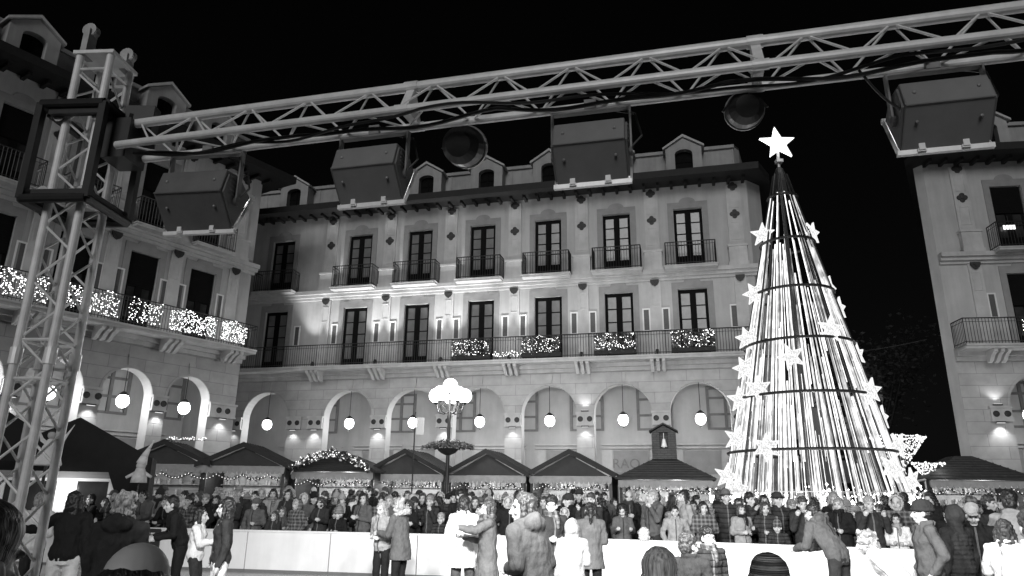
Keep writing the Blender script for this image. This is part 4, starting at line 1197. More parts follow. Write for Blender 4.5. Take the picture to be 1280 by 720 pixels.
# inverted cones of light on poles
def lightcone(label, x, y, zt, h, r, n, seed):
    t = thing("light_cone", label, "light decoration", (x, y, 0), 0, "upside down cones of fairy lights on poles")
    rg = random.Random(seed); m = MB()
    for k in range(n):
        f = math.sqrt(rg.random()); a_ = rg.uniform(0,2*PI); rr = r*f; m.octa((rr*math.cos(a_), rr*math.sin(a_), zt-h*(1-f)), rg.uniform(.018,.034))
    for k in range(n//4):
        a_ = rg.uniform(0,2*PI); m.octa((r*math.cos(a_), r*math.sin(a_), zt+rg.uniform(-.03,.03)), .03)
    m.build("bulb_string", G_FAIRY2, t, fix=False)["kind"] = "stuff"
    m = MB()
    for k in range(12):
        a_ = 2*PI*k/12; m.tube((0,0,zt-h),(r*math.cos(a_), r*math.sin(a_), zt), .008, n=4)
    for f in (.4,.7,1): m.poly([(r*f*math.cos(2*PI*k/24), r*f*math.sin(2*PI*k/24), zt-h*(1-f)) for k in range(25)], .008, 4)
    m.build("wire_frame", M_STEEL, t)
    m = MB(); m.tube((0,0,0),(0,0,zt-h), .045, .03, 8); m.build("pole", M_STEEL, t)
    lamp("cone_light", 'POINT', (0,-r-.2,zt-.2), 6, t, .2)
lightcone("larger upside down cone of fairy lights half behind the light tree", 13.45, 24.6, 3.80, 1.15, .85, 420, 1)
lightcone("smaller upside down cone of fairy lights on a pole left of the right edge stall", 14.55, 24.9, 2.95, .72, .50, 240, 2)
t = thing("white_bar", "pale horizontal bar reaching from the light tree to the smaller light cone", "bar", (0,0,0))
m = MB(); m.tube((11.3,20.6,2.2),(13.2,22.9,2.35), .035, n=8); m.build("bar", M_KIOSK, t)
for p in ((11.3,20.6,2.2),(13.2,22.9,2.35)):
    m = MB(); m.tube((p[0],p[1],0),p, .03); m.build("support", M_STEEL, t)
# ------------------------------------------------------------------ people
M_SKIN = mat("skin", .44, .55, var=.08, scale=6, spec=.35)
M_EYE = mat("eye_and_brow", .03, .4)
M_LIP = mat("lips", .20, .5)
M_BROW = mat("brow", .10, .6)
def strand(name, v):
    m = mat(name, v, .45, spec=.5); nt = m.node_tree; b = nt.nodes["Principled BSDF"]
    tc = [n for n in nt.nodes if n.type == 'TEX_COORD'][0]
    mp = nt.nodes.new("ShaderNodeMapping"); mp.inputs["Scale"].default_value = (85, 85, 9); nt.links.new(tc.outputs["Object"], mp.inputs[0])
    n = nt.nodes.new("ShaderNodeTexNoise"); n.inputs["Scale"].default_value = 1; n.inputs["Detail"].default_value = 4; nt.links.new(mp.outputs[0], n.inputs["Vector"])
    mr = nt.nodes.new("ShaderNodeMapRange"); mr.inputs[1].default_value = .3; mr.inputs[2].default_value = .7; mr.inputs[3].default_value = v*.4; mr.inputs[4].default_value = v*1.7
    nt.links.new(n.outputs[0], mr.inputs[0]); nt.links.new(mr.outputs[0], b.inputs["Base Color"])
    bp = nt.nodes.new("ShaderNodeBump"); bp.inputs["Strength"].default_value = .8; bp.inputs["Distance"].default_value = .012
    nt.links.new(n.outputs[0], bp.inputs["Height"]); nt.links.new(bp.outputs[0], b.inputs["Normal"])
    return m
HAIRM = {"black": strand("black_hair", .012), "brown": strand("brown_hair", .040), "light": strand("light_hair", .26), "grey": strand("grey_hair", .20), "silver": strand("silver_hair", .50)}
def cloth(name, v, pattern=None, zip_=True):
    """woven cloth with folds; pattern: quilted seams, woven checks or knitted stripes; a front zip"""
    m = mat(name, v, .85, var=.28, scale=7, spec=.2); nt = m.node_tree; b = nt.nodes["Principled BSDF"]
    tc = [n for n in nt.nodes if n.type == 'TEX_COORD'][0]
    def noise_(sc, st=(1,1,1)):
        mp = nt.nodes.new("ShaderNodeMapping"); mp.inputs["Scale"].default_value = st; nt.links.new(tc.outputs["Object"], mp.inputs[0])
        n = nt.nodes.new("ShaderNodeTexNoise"); n.inputs["Scale"].default_value = sc; n.inputs["Detail"].default_value = 5; nt.links.new(mp.outputs[0], n.inputs["Vector"]); return n.outputs[0]
    def math_(op, a_, c):
        q = nt.nodes.new("ShaderNodeMath"); q.operation = op
        for i, v_ in enumerate((a_, c)):
            if v_ is None: continue
            if isinstance(v_, (int, float)): q.inputs[i].default_value = v_
            else: nt.links.new(v_, q.inputs[i])
        return q.outputs[0]
    col = b.inputs["Base Color"].links[0].from_socket
    xyz = nt.nodes.new("ShaderNodeSeparateXYZ"); nt.links.new(tc.outputs["Object"], xyz.inputs[0]); X, Y_, Z = xyz.outputs
    h = math_('ADD', math_('MULTIPLY', noise_(9, (1,1,.55)), 1.0), math_('MULTIPLY', noise_(26, (1,1,.7)), .45))
    if pattern == "quilted":
        w_ = math_('ABSOLUTE', math_('SINE', math_('MULTIPLY', Z, 34.0), None), None)
        h = math_('ADD', h, math_('MULTIPLY', math_('POWER', w_, .5), .9)); col = math_('MULTIPLY', col, math_('ADD', math_('MULTIPLY', math_('GREATER_THAN', w_, .22), .6), .4))
    if pattern == "checked":
        g1 = math_('GREATER_THAN', math_('SINE', math_('MULTIPLY', Z, 75.0), None), .2); g2 = math_('GREATER_THAN', math_('SINE', math_('MULTIPLY', X, 75.0), None), .2)
        col = math_('MULTIPLY', col, math_('ADD', math_('MULTIPLY', math_('ADD', g1, g2), .55), .35))
    if pattern == "striped":
        g1 = math_('GREATER_THAN', math_('SINE', math_('MULTIPLY', Z, 150.0), None), .0); col = math_('MULTIPLY', col, math_('ADD', math_('MULTIPLY', g1, .65), .35))
        h = math_('ADD', h, math_('MULTIPLY', math_('SINE', math_('MULTIPLY', Z, 600.0), None), .25))
    if zip_:
        front = math_('MULTIPLY', math_('LESS_THAN', math_('ABSOLUTE', X, None), .012), math_('MULTIPLY', math_('LESS_THAN', Y_, -.02), math_('LESS_THAN', Z, 1.44)))
        col = math_('MULTIPLY', col, math_('SUBTRACT', 1.0, math_('MULTIPLY', front, .75))) if v > .08 else math_('ADD', col, math_('MULTIPLY', front, .10))
    nt.links.new(col, b.inputs["Base Color"])
    bp = nt.nodes.new("ShaderNodeBump"); bp.inputs["Strength"].default_value = .85; bp.inputs["Distance"].default_value = .03
    nt.links.new(h, bp.inputs["Height"]); nt.links.new(bp.outputs[0], b.inputs["Normal"])
    return m
COATM = {"black": cloth("black_cloth", .011), "dark": cloth("dark_grey_cloth", .030), "grey": cloth("grey_cloth", .095), "pale": cloth("pale_grey_cloth", .27), "white": cloth("white_cloth", .66),
         "denim": cloth("mid_grey_denim", .06, zip_=False), "quilted": cloth("quilted_cloth", .035, "quilted"), "checked": cloth("checked_cloth", .12, "checked", False), "mid": cloth("worn_grey_cloth", .19), "striped": cloth("striped_knit", .55, "striped", False)}
M_FUR = mat("pale_fur", .36, .9, var=.45, scale=40, bump=.8, bscale=60)
M_SHOE = mat("dark_shoe_leather", .015, .45)
M_SKATE = mat("grey_skate_plastic", .12, .4)

def V3(*a): return Vector(a)
class Parts:
    """overlapping closed shapes that a voxel remesh fuses into one continuous surface"""
    def __init__(s): s.mb = MB()
    def cap(s, p0, p1, r0, r1, n=12, k=4):
        p0, p1 = Vector(p0), Vector(p1); d = p1-p0; L = d.length
        q = (d if L > 1e-5 else Vector((0,0,1))).to_track_quat('Z','Y').to_matrix()
        prof = [(r0*math.sin(PI/2*i/k), -r0*math.cos(PI/2*i/k)) for i in range(k+1)] + [(r1*math.cos(PI/2*i/k), L+r1*math.sin(PI/2*i/k)) for i in range(k+1)]
        vs = [p0+q@Vector((0,0,-r0))]; fs = []
        for r, z in prof[1:-1]:
            for j in range(n): a_ = 2*PI*j/n; vs.append(p0+q@Vector((r*math.cos(a_), r*math.sin(a_), z)))
        vs.append(p0+q@Vector((0,0,L+r1))); N = len(prof)-2
        for j in range(n): fs.append((0, 1+(j+1)%n, 1+j)); fs.append((len(vs)-1, 1+(N-1)*n+j, 1+(N-1)*n+(j+1)%n))
        for i in range(N-1):
            for j in range(n): a_ = 1+i*n+j; b_ = 1+i*n+(j+1)%n; fs.append((a_, b_, b_+n, a_+n))
        s.mb.add(vs, fs)
    def chain(s, pts, rs, n=12):
        for i in range(len(pts)-1): s.cap(pts[i], pts[i+1], rs[i], rs[i+1], n)
    def ell(s, c, r, rot=None): s.mb.sphere(c, 1, 18, 12, r, rot)
    def loft(s, secs, n=20):
        """elliptical sections: (centre, rx, ry)"""
        vs = []; fs = []
        for c, rx, ry in secs:
            for j in range(n): a_ = 2*PI*j/n; vs.append(Vector(c)+Vector((rx*math.cos(a_), ry*math.sin(a_), 0)))
        for i in range(len(secs)-1):
            for j in range(n): a_ = i*n+j; b_ = i*n+(j+1)%n; fs.append((a_, b_, b_+n, a_+n))
        N = len(secs)
        vs += [Vector(secs[0][0]), Vector(secs[-1][0])]
        for j in range(n): fs.append((N*n, (j+1)%n, j)); fs.append((N*n+1, (N-1)*n+j, (N-1)*n+(j+1)%n))
        s.mb.add(vs, fs)
    def fuse(s, name, voxel, smooth=2, warp=None, rough=0.0, rs=25, fine=0.0):
        me = bpy.data.meshes.new(name); me.from_pydata([warp(Vector(v)) for v in s.mb.v] if warp else s.mb.v, [], s.mb.f)
        o = bpy.data.objects.new("tmp", me); C.objects.link(o)
        r = o.modifiers.new("r", 'REMESH'); r.mode = 'VOXEL'; r.voxel_size = voxel; r.use_smooth_shade = True
        if smooth: q = o.modifiers.new("s", 'SMOOTH'); q.iterations = smooth; q.factor = .5
        dg = bpy.context.evaluated_depsgraph_get(); dg.update()
        out = bpy.data.meshes.new_from_object(o.evaluated_get(dg)); out.name = name
        bpy.data.objects.remove(o); bpy.data.meshes.remove(me)
        if rough:
            n_ = len(out.vertices); co = [0.0]*(3*n_); no = [0.0]*(3*n_)
            out.vertices.foreach_get("co", co); out.vertices.foreach_get("normal", no)
            for i in range(n_):
                d = rough*noise.noise((co[3*i]*rs, co[3*i+1]*rs, co[3*i+2]*rs))
                if fine: d += fine*noise.noise((co[3*i]*24, co[3*i+1]*24, co[3*i+2]*15))
                for j in (0,1,2): co[3*i+j] += no[3*i+j]*d
            out.vertices.foreach_set("co", co); out.update()
        out.polygons.foreach_set("use_smooth", [True]*len(out.polygons))
        return out

ARMS = {"down": ((.05,.02,-.285),(.01,-.07,-.25)), "front": ((.07,.02,-.27),(-.14,-.19,.00)), "lean": ((.05,-.13,-.25),(-.09,-.25,.0)),
        "phone": ((.05,-.15,-.23),(-.07,-.11,.22)), "out": ((.21,-.10,-.14),(.23,-.08,.02)), "pocket": ((.11,.06,-.27),(-.06,-.12,-.19)),
        "hold": ((.06,-.10,-.26),(-.05,-.24,.05)), "fold": ((.07,-.03,-.26),(-.22,-.16,.05)), "point": ((.06,-.22,-.10),(.0,-.24,.03)), "back": ((.07,.10,-.26),(-.1,.08,-.2))}

def make_person(p):
    """p: options. Returns {part: mesh}; the figure stands at the origin facing -Y, about 1.70 m tall"""
    lean = R(p.get("lean", 0)); hy, hp = R(p.get("head_yaw", 0)), R(p.get("head_pitch", 0))
    hs = p.get("head", 1.0); vox = p.get("voxel", .0105)
    HIP = V3(0,0,.94)
    RL = Matrix.Rotation(lean, 3, 'X'); tw = Matrix.Rotation(R(p.get("twist", 0)), 3, 'Z')
    up = lambda v: HIP + RL @ (tw @ (Vector(v)-HIP))
    neck = up((0,.0,1.47)); HC0 = V3(0,-.015,1.585)
    RH = RL @ tw @ Matrix.Rotation(hy,3,'Z') @ Matrix.Rotation(hp - lean*p.get("head_up", .75),3,'X')
    hc = neck + RL @ tw @ (HC0-V3(0,0,1.47)) if not lean else neck + (RL @ Matrix.Rotation(-lean*.4,3,'X')) @ (HC0-V3(0,0,1.47))
    H = lambda x,y,z: hc + RH @ (V3(x,y,z)*hs)
    girl = p.get("girl", False); sw = .165 if girl else .185
    # joints
    S = [up((s*sw,.0,1.395)) for s in (-1,1)]; E_, W_ = [], []
    for i, s in enumerate((-1,1)):
        e, w = ARMS[p.get("arms", ("down","down"))[i]]
        T = RL @ tw if p.get("arms")[i] not in ("lean",) else Matrix.Rotation(lean*.35,3,'X') @ tw
        el = S[i]+T@V3(s*e[0],e[1],e[2]); wr = el+T@V3(s*w[0],w[1],w[2]); E_.append(el); W_.append(wr)
    st = p.get("stride", .0); kn = p.get("knee", .0); feet = p.get("feet", .10)
    HJ = [V3(s*.09,0,.90) for s in (-1,1)]
    KN = [V3(s*(.09+feet*.12), -.03-kn+s*st*.5, .49) for s in (-1,1)]
    AN = [V3(s*feet, .02+s*st, .085+(.06 if (st and s*st > 0) else 0)) for s in (-1,1)]
    out = {}
    # --- body: one continuous surface with head, neck, trunk, arms, five fingered hands and legs
    B = Parts()
    B.ell(H(0,.018,.045), (.076*hs,.097*hs,.092*hs), RH); B.ell(H(0,-.018,-.03), (.063*hs,.072*hs,.085*hs), RH)
    B.ell(H(0,-.045,-.088), (.036*hs,.034*hs,.030*hs), RH)
    B.cap(H(0,-.088,.015), H(0,-.108,-.030), .010*hs, .016*hs, 8)
    for s in (-1,1):
        B.ell(H(s*.078,.012,-.005), (.012*hs,.024*hs,.034*hs), RH); B.cap(H(s*.016,-.092,-.036), H(s*.012,-.096,-.036), .010*hs, .010*hs, 8)
        B.cap(H(s*.05,-.070,.036), H(s*.018,-.084,.038), .010*hs, .011*hs, 8); B.ell(H(s*.045,-.058,-.03), (.024*hs,.024*hs,.024*hs), RH)
    B.cap(H(-.020,-.084,-.066), H(.020,-.084,-.066), .010*hs, .010*hs, 8)
    B.cap(neck-RL@V3(0,0,.05), H(0,.02,-.06), .060, .055, 12)
    ts = [((0,0,.86),.150,.110),((0,0,.95),.165,.118),((0,0,1.06),.140,.100),((0,0,1.16),.142,.102),((0,0,1.28),.165 if girl else .178,.115),((0,0,1.38),.150,.098),((0,.005,1.45),.085,.070)]
    TB = Parts(); TB.loft(ts); B.mb.add([up(v) if Vector(v).z > .94 else Vector(v) for v in TB.mb.v], TB.mb.f)
    for i, s in enumerate((-1,1)):
        B.chain([S[i],E_[i],W_[i]], [.050,.042,.030]); 
        d = (W_[i]-E_[i]).normalized(); palm = W_[i]+d*.075
        side = d.cross(V3(0,-1,.2)); side = side.normalized() if side.length > .1 else V3(1,0,0)
        curl = (d.cross(side)).normalized()
        if curl.y > 0 and abs(curl.y) > .3: curl = -curl
        if p.get("arms")[i] in ("down","pocket"): curl = V3(-s*.8,-.3,0)
        B.chain([W_[i], palm], [.030,.034])
        B.cap(palm-side*.022, palm+side*.022, .022,.022,8)
        for f, L in zip((-1.5,-.5,.5,1.5), (.060,.072,.068,.052)):
            b0 = palm+side*f*.021+d*.010; b1 = b0+d*L*.55+curl*.012; b2 = b1+d*L*.35+curl*.026
            B.chain([b0,b1,b2], [.0105,.0095,.0085], 7)
        tb = W_[i]+d*.035-side*.026; B.chain([tb, tb+d*.035-side*.024+curl*.01, tb+d*.062-side*.022+curl*.026], [.013,.011,.009], 7)
        B.chain([HJ[i],KN[i],AN[i]], [.088,.058,.042]); B.cap(AN[i]+V3(0,.02,-.04), AN[i]+V3(0,-.14,-.05), .036,.030)
    body = B.fuse("person", vox, 2)
    for m_ in (M_SKIN, M_EYE, M_LIP, M_BROW): body.materials.append(m_)
    Ri = RH.inverted()
    for f in body.polygons:
        q = (Ri @ (f.center-hc))/hs
        if q.y < -.045:
            if abs(abs(q.x)-.032) < .0115 and abs(q.z-.010) < .006: f.material_index = 1
            elif abs(abs(q.x)-.034) < .016 and abs(q.z-.033) < .0045: f.material_index = 3
            elif abs(q.x) < .022 and abs(q.z+.066) < .0065: f.material_index = 2
    out["person"] = body
    # --- coat
    kind = p.get("coat", "jacket"); K = Parts()
    hem = {"jacket": .84, "long": .52, "parka": .70, "sweater": .86}[kind]; g = {"jacket": .030, "long": .028, "parka": .036, "sweater": .016}[kind]+p.get("loose", 0)
    secs = []
    if hem < .80: secs += [((0,0,hem),.212+.06*(.9-hem),.172+.06*(.9-hem)),((0,0,(hem+.9)/2),.214,.172)]
    else: secs += [((0,0,hem),.172,.126)]
    secs += [((0,0,.95),.166+g,.118+g),((0,0,1.06),.148+g,.106+g),((0,0,1.18),.150+g,.108+g),((0,-.003,1.28),.172+g,.116+g),((0,0,1.38),.158+g*.9,.10+g*.8),((0,.0,1.46),.095+g*.4,.08+g*.4)]
    if p.get("puffer"):
        s2 = []
        for a_, b_ in zip(secs[:-1], secs[1:]):
            for j in range(4):
                f = j/4; s2.append((Vector(a_[0]).lerp(Vector(b_[0]), f), (a_[1]*(1-f)+b_[1]*f)+(.012 if j % 2 else -.004), (a_[2]*(1-f)+b_[2]*f)+(.012 if j % 2 else -.004)))
        secs = s2+[secs[-1]]
    KB = Parts(); KB.loft(secs)
    K.mb.add([(up(v) if Vector(v).z > .94 else Vector(v)+V3(0, -math.tan(0)*0, 0)) for v in KB.mb.v], KB.mb.f)
    for i, s in enumerate((-1,1)):
        K.cap(S[i]+RL@V3(-s*.03,0,.0), S[i], .072+g*.3, .068+g*.3)
        K.chain([S[i],E_[i],W_[i]-(W_[i]-E_[i]).normalized()*.012], [.062+g*.4,.052+g*.4,.042+g*.3])
    if p.get("hood") == "down": K.ell(up((0,.105,1.44)), (.14,.075,.085), RL); K.chain([up((-.10,.03,1.46)),up((0,.12,1.50)),up((.10,.03,1.46))],[.045,.05,.045])
    if p.get("hood") == "up": K.ell(H(0,.035,.02), (.115*hs,.125*hs,.145*hs), RH); K.ell(H(0,.03,-.09), (.115*hs,.10*hs,.09*hs), RH)
    K.chain([up((-.07,-.04,1.475)),up((-.075,.05,1.485)),up((0,.085,1.49)),up((.075,.05,1.485)),up((.07,-.04,1.475))], [.032]*5)
    coat = K.fuse("coat", .0115, 2, rough=.007 if p.get("loose") else .016, rs=9, fine=.008)
    if p.get("hood") == "up":
        bm = bmesh.new(); bm.from_mesh(coat)
        kill = [f for f in bm.faces if (lambda q: q.y < -.035 and abs(q.x) < .085 and -.12 < q.z < .125)((Ri @ (f.calc_center_median()-hc))/hs)]
        bmesh.ops.delete(bm, geom=kill, context='FACES'); bm.to_mesh(coat); bm.free()
    out["coat"] = coat
    # --- trousers and shoes
    T = Parts(); T.loft([((0,0,.82),.155,.115),((0,0,.90),.168,.124),(up((0,0,.985)),.160,.115),(up((0,0,1.06)),.150,.108)])
    tr = p.get("leg", .012)
    for i in (0,1): T.chain([HJ[i]-V3(0,0,.02),KN[i],AN[i]+V3(0,0,.03)], [.092+tr*.5,.060+tr,.046+tr])
    out["trousers"] = T.fuse("trousers", .014, 2, rough=.010, rs=11)
    F = Parts()
    for i in (0,1):
        a_ = AN[i]; F.cap(a_+V3(0,.025,-.045), a_+V3(0,-.15,-.052), .046,.038); F.cap(a_+V3(0,.02,-.03), a_+V3(0,.01,.10 if p.get("skates") else .03), .05,.052)
        if p.get("skates"): F.mb.box(a_.x-.007, a_.x+.007, a_.y-.20, a_.y+.09, a_.z-.083, a_.z-.05)
    out["skates" if p.get("skates") else "shoes"] = F.fuse("skates" if p.get("skates") else "shoes", .011 if not p.get("skates") else .008, 1)
    # --- hair / hat
    hr = p.get("hair", "short")
    if hr and p.get("hood") != "up":
        A = Parts(); e = lambda c, r: A.ell(H(*c), tuple(x*hs for x in r), RH)
        if hr != "bald":
            e((0,.030,.058), (.086,.104,.094)); e((0,.055,.0), (.082,.076,.085))
        if hr == "bald":
            e((0,.032,.024), (.087,.106,.080)); e((0,.055,-.03), (.080,.074,.06))
        if hr == "grown": e((0,.02,.085), (.090,.105,.085))
        if hr == "curly":
            rg = random.Random(3)
            for _ in range(40):
                a_ = rg.uniform(0,2*PI); z = rg.uniform(-.08,.14); y = .035+.085*math.sin(a_); x = .088*math.cos(a_)
                if y < -.03 and z < .08: continue
                e((x,y,z), (.030,.030,.030))
        if hr in ("long","bob"):
            zl = -.30 if hr == "long" else -.13
            for s in (-1,1):
                A.chain([H(s*.070,.0,.06),H(s*.088,.006,-.05),H(s*.092,.0,zl*.65),H(s*.080,-.02 if hr == "long" else .0,zl)], [.030*hs,.033*hs,.034*hs,.018*hs])
            e((0,.072,zl*.35), (.092,.046,abs(zl)*.62+.05))
        if hr in ("ponytail",): A.chain([H(0,.115,.075),H(0,.155,.04),H(0,.150,-.10),H(0,.125,-.23)], [.026*hs,.036*hs,.034*hs,.012*hs])
        if hr == "bun": e((0,.115,.11), (.05,.048,.048))
        out["hair"] = A.fuse("hair", .0085, 1, rough=p.get("hair_rough", .014), rs=34)
    hat = p.get("hat")
    if hat:
        A = Parts()
        if hat == "beanie":
            A.ell(H(0,.026,.075), (.098*hs,.124*hs,.100*hs), RH)
            A.chain([H(.09*math.cos(2*PI*k/14),.022+.118*math.sin(2*PI*k/14),.045) for k in range(15)], [.020*hs]*15, 8)
        if hat == "pompom":
            A.ell(H(0,.026,.080), (.098*hs,.124*hs,.104*hs), RH); A.ell(H(0,.02,.20), (.04*hs,.04*hs,.04*hs))
            A.chain([H(.09*math.cos(2*PI*k/14),.022+.118*math.sin(2*PI*k/14),.045) for k in range(15)], [.022*hs]*15, 8)
        if hat == "cap": A.ell(H(0,.024,.082), (.094*hs,.120*hs,.088*hs), RH); A.ell(H(0,-.115,.070), (.07*hs,.06*hs,.012*hs), RH)
        if hat == "brim": A.ell(H(0,.024,.085), (.094*hs,.120*hs,.098*hs), RH); A.ell(H(0,.01,.062), (.15*hs,.165*hs,.014*hs), RH)
        out["hat"] = A.fuse("hat", .0085, 1, rough=.004, rs=40)
    if p.get("scarf"):
        A = Parts(); A.chain([up((.085*math.cos(2*PI*k/10), .0+.085*math.sin(2*PI*k/10), 1.475+.015*math.sin(k*1.7))) for k in range(11)], [.042]*11)
        A.chain([up((.03,-.09,1.46)),up((.05,-.145,1.39)),up((.045,-.15,1.29))], [.036,.034,.028])
        out["scarf"] = A.fuse("scarf", .011, 1, rough=.012, rs=30)
    if p.get("fur"):
        A = Parts()
        if p["fur"] == "hood": A.chain([up((-.15,.02,1.45)),up((-.11,.13,1.48)),up((0,.185,1.49)),up((.11,.13,1.48)),up((.15,.02,1.45))], [.035,.05,.055,.05,.035])
        else: A.chain([H(.105*math.cos(a_),-.045,.015+.125*math.sin(a_)) for a_ in [2*PI*k/16 for k in range(17)]], [.022*hs]*17, 8)
        out["fur_trim"] = A.fuse("fur_trim", .010, 0, rough=.022, rs=45)
    if p.get("bag"):
        A = Parts(); A.chain([up((-.14,.10,1.40)),up((0,.15,1.25)),up((.17,.14,1.05)),up((.20,.05,.98))], [.013]*4); A.ell(up((.215,.02,.90)), (.05,.10,.10)); A.chain([up((-.14,.06,1.44)),up((-.10,-.12,1.38)),up((.06,-.16,1.15)),up((.20,-.02,.98))], [.013]*4)
        out["shoulder_bag"] = A.fuse("shoulder_bag", .010, 1)
    return out

PART_MAT = {"skates": M_SKATE, "shoes": M_SHOE, "fur_trim": M_FUR, "shoulder_bag": M_SHOE}
for k_, v_ in COATM.items(): pass
def put(meshes, x, y, face, scale, label, coat, trousers, hair, group=None, hat=None, scarf=None, z=0.0, tilt=None):
    """one person: the body with its clothes as children; cloth colours sit on the object so copies share meshes"""
    o = link("person", meshes["person"]); o.location = (x, y, z); o.rotation_euler = (0, 0, face); o.scale = (scale,)*3
    tag(o, label, "person", group)
    for nm, me in meshes.items():
        if nm == "person": continue
        if not me.materials: me.materials.append(None)
        c = link(nm, me, o)
        m_ = PART_MAT.get(nm) or {"coat": COATM[coat], "trousers": COATM[trousers], "hair": HAIRM[hair], "hat": COATM[hat or "dark"], "scarf": COATM[scarf or "checked"]}[nm]
        c.material_slots[0].link = 'OBJECT'; c.material_slots[0].material = m_
    return o
def plan(px, Y):
    """plan position of something seen over picture column px at distance Y (the builder's tape measure)"""
    return ((px-640)/905.0*Y, Y)
# facing angles: 0 faces the camera side (-Y); PI faces away
def F(deg): return R(deg)

# ---- skaters and people on the near side of the barrier, each built in its own pose
def solo(px, Y, deg, scale, label, cloth, tcol, hcol, hatcol=None, **p):
    p.setdefault("arms", ("down","down")); me = make_person(p); x, y = plan(px, Y)
    return put(me, x, y, F(deg), scale, label, cloth, tcol, hcol, None, hatcol, None)
BY = lambda x: [a[1]+(b[1]-a[1])*(x-a[0])/(b[0]-a[0]) for a, b in zip(BAR[:-1], BAR[1:]) if a[0] <= x <= b[0]][0] if -13.2 <= x <= 11.5 else 11.0
SK = dict(skates=True, feet=.11)
solo(100, 9.6, 200, 1.0, "girl in black sweater and white trousers skating by the tower, arm stretched out", "black", "white", "black", coat="sweater", arms=("down","out"), girl=True, hair="long", head_yaw=-20, lean=6, **SK)
solo(60, 11.2, 170, .98, "person in white jacket seen between the lattice legs of the truss tower", "white", "dark", "light", coat="jacket", arms=("front","front"), hair="short", **SK)
solo(163, 7.0, 185, 1.0, "person with pale curly hair and dark hoodie seen from behind, next to the bald head", "dark", "dark", "light", coat="jacket", hood="down", hair="curly", voxel=.009)
solo(240, 12.2, -60, .98, "skater in black with arms reaching down to a child in white", "black", "black", "black", coat="jacket", arms=("hold","hold"), lean=22, hair="short", **SK)
solo(259, 11.4, 100, .86, "child in white jacket and dark trousers skating beside the girl in the dark sweater", "white", "dark", "black", coat="jacket", arms=("hold","front"), hair="bob", head=1.12, knee=.05, **SK)
solo(290, 9.75, -62, .96, "girl with long dark hair, dark sweater and white trousers skating left of the barrier boards", "dark", "white", "black", coat="sweater", arms=("pocket","down"), girl=True, hair="long", head_yaw=-18, voxel=.0085, **SK)
solo(486, 12.9, -30, .93, "skater with long pale hair and dark shiny leggings hugging the person in fur collar", "pale", "black", "light", coat="jacket", arms=("front","front"), girl=True, hair="long", head_pitch=14, lean=8, **SK)
solo(508, 12.6, -115, .96, "skater in grey parka with pale fur collar and black leggings", "grey", "black", "light", coat="parka", arms=("hold","hold"), girl=True, hair="bun", fur="hood", lean=8, head_pitch=10, **SK)
solo(584, 11.2, 165, 1.0, "skater in long white coat seen from behind, dark hair, grey leggings", "white", "denim", "black", coat="parka", arms=("down","front"), girl=True, hair="bob", stride=.07, **SK)
solo(614, 10.7, -80, .97, "girl in grey coat reaching an arm to the skater in white", "grey", "dark", "brown", coat="long", arms=("hold","point"), girl=True, hair="long", scarf=True, **SK)
solo(672, 6.6, -128, 1.03, "woman with long brown hair in a wide grey hooded jacket, back turned, looking left", "grey", "dark", "brown", coat="parka", loose=.015, hood="down", arms=("front","front"), lean=12, girl=True, hair="long", head_yaw=42, voxel=.0085, **SK)
solo(692, 11.0, 20, 1.0, "skater in dark coat with a light patterned scarf left of the girl with the braid", "dark", "dark", "black", coat="jacket", arms=("front","front"), hair="grown", scarf=True, head_yaw=-30, **SK)
solo(717, 9.4, 175, .84, "person in long pale grey coat seen from behind beside the girl with the braid", "pale", "grey", "light", coat="long", arms=("front","down"), girl=True, hair="short", hood="up", **SK)
solo(740, 11.6, 178, .95, "girl in grey coat seen from behind with a dark braid down her back", "grey", "black", "black", coat="parka", arms=("front","down"), girl=True, hair="ponytail", **SK)
solo(806, 10.2, 160, .76, "child in white with light hair partly behind the grey haired head", "white", "pale", "light", coat="jacket", arms=("front","front"), hair="short", head=1.15, **SK)
solo(860, 7.6, 150, .79, "small child in dark grey jacket turned to the boy at the barrier", "dark", "dark", "brown", coat="jacket", arms=("front","down"), hair="grown", head=1.18, head_yaw=-30, **SK)
solo(884, 8.8, 10, .80, "boy in dark quilted jacket facing the camera at the barrier", "quilted", "dark", "black", coat="jacket", arms=("pocket","down"), hair="grown", head=1.15, scarf=True, **SK)
solo(1042, 10.6, -148, 1.03, "man in grey hooded sweatshirt leaning with his forearms on the barrier", "grey", "dark", "black", coat="jacket", arms=("lean","lean"), lean=34, hood="down", hair="short", head_yaw=8, **SK)
solo(1122, 8.2, -120, .88, "child in bright white jacket bent forward by the right part of the barrier", "white", "pale", "light", coat="jacket", arms=("hold","down"), lean=42, hair="curly", head=1.1, **SK)
solo(1152, 8.8, -100, 1.0, "man in dark grey jacket and dark cap looking left beside the child in white", "grey", "dark", "black", "dark", coat="jacket", arms=("pocket","pocket"), hair="short", hat="beanie", head_yaw=-12, **SK)
solo(1190, 9.3, -160, .97, "person in dark grey padded jacket with hood up, right of the man in cap", "dark", "dark", "black", coat="jacket", arms=("down","down"), hood="up", puffer=True, **SK)
solo(1214, 9.6, -30, .98, "person in black with a pale cap tilted down, beside the white jacket", "black", "black", "black", "pale", coat="jacket", arms=("front","front"), hair="short", hat="cap", head_pitch=22, **SK)
solo(1250, 7.8, 150, .90, "girl in white jacket with long dark hair seen from behind at the right edge", "white", "dark", "brown", coat="jacket", arms=("front","hold"), girl=True, hair="long", **SK)
solo(1262, 9.9, 130, 1.08, "tall person in pale grey coat towering over the girl in white", "pale", "dark", "black", coat="parka", arms=("front","front"), hair="grown", lean=6, **SK)
solo(1284, 6.0, 165, .96, "dark haired head and white shoulders cut off by the right picture border", "white", "dark", "brown", coat="jacket", arms=("down","down"), hair="grown", voxel=.009)

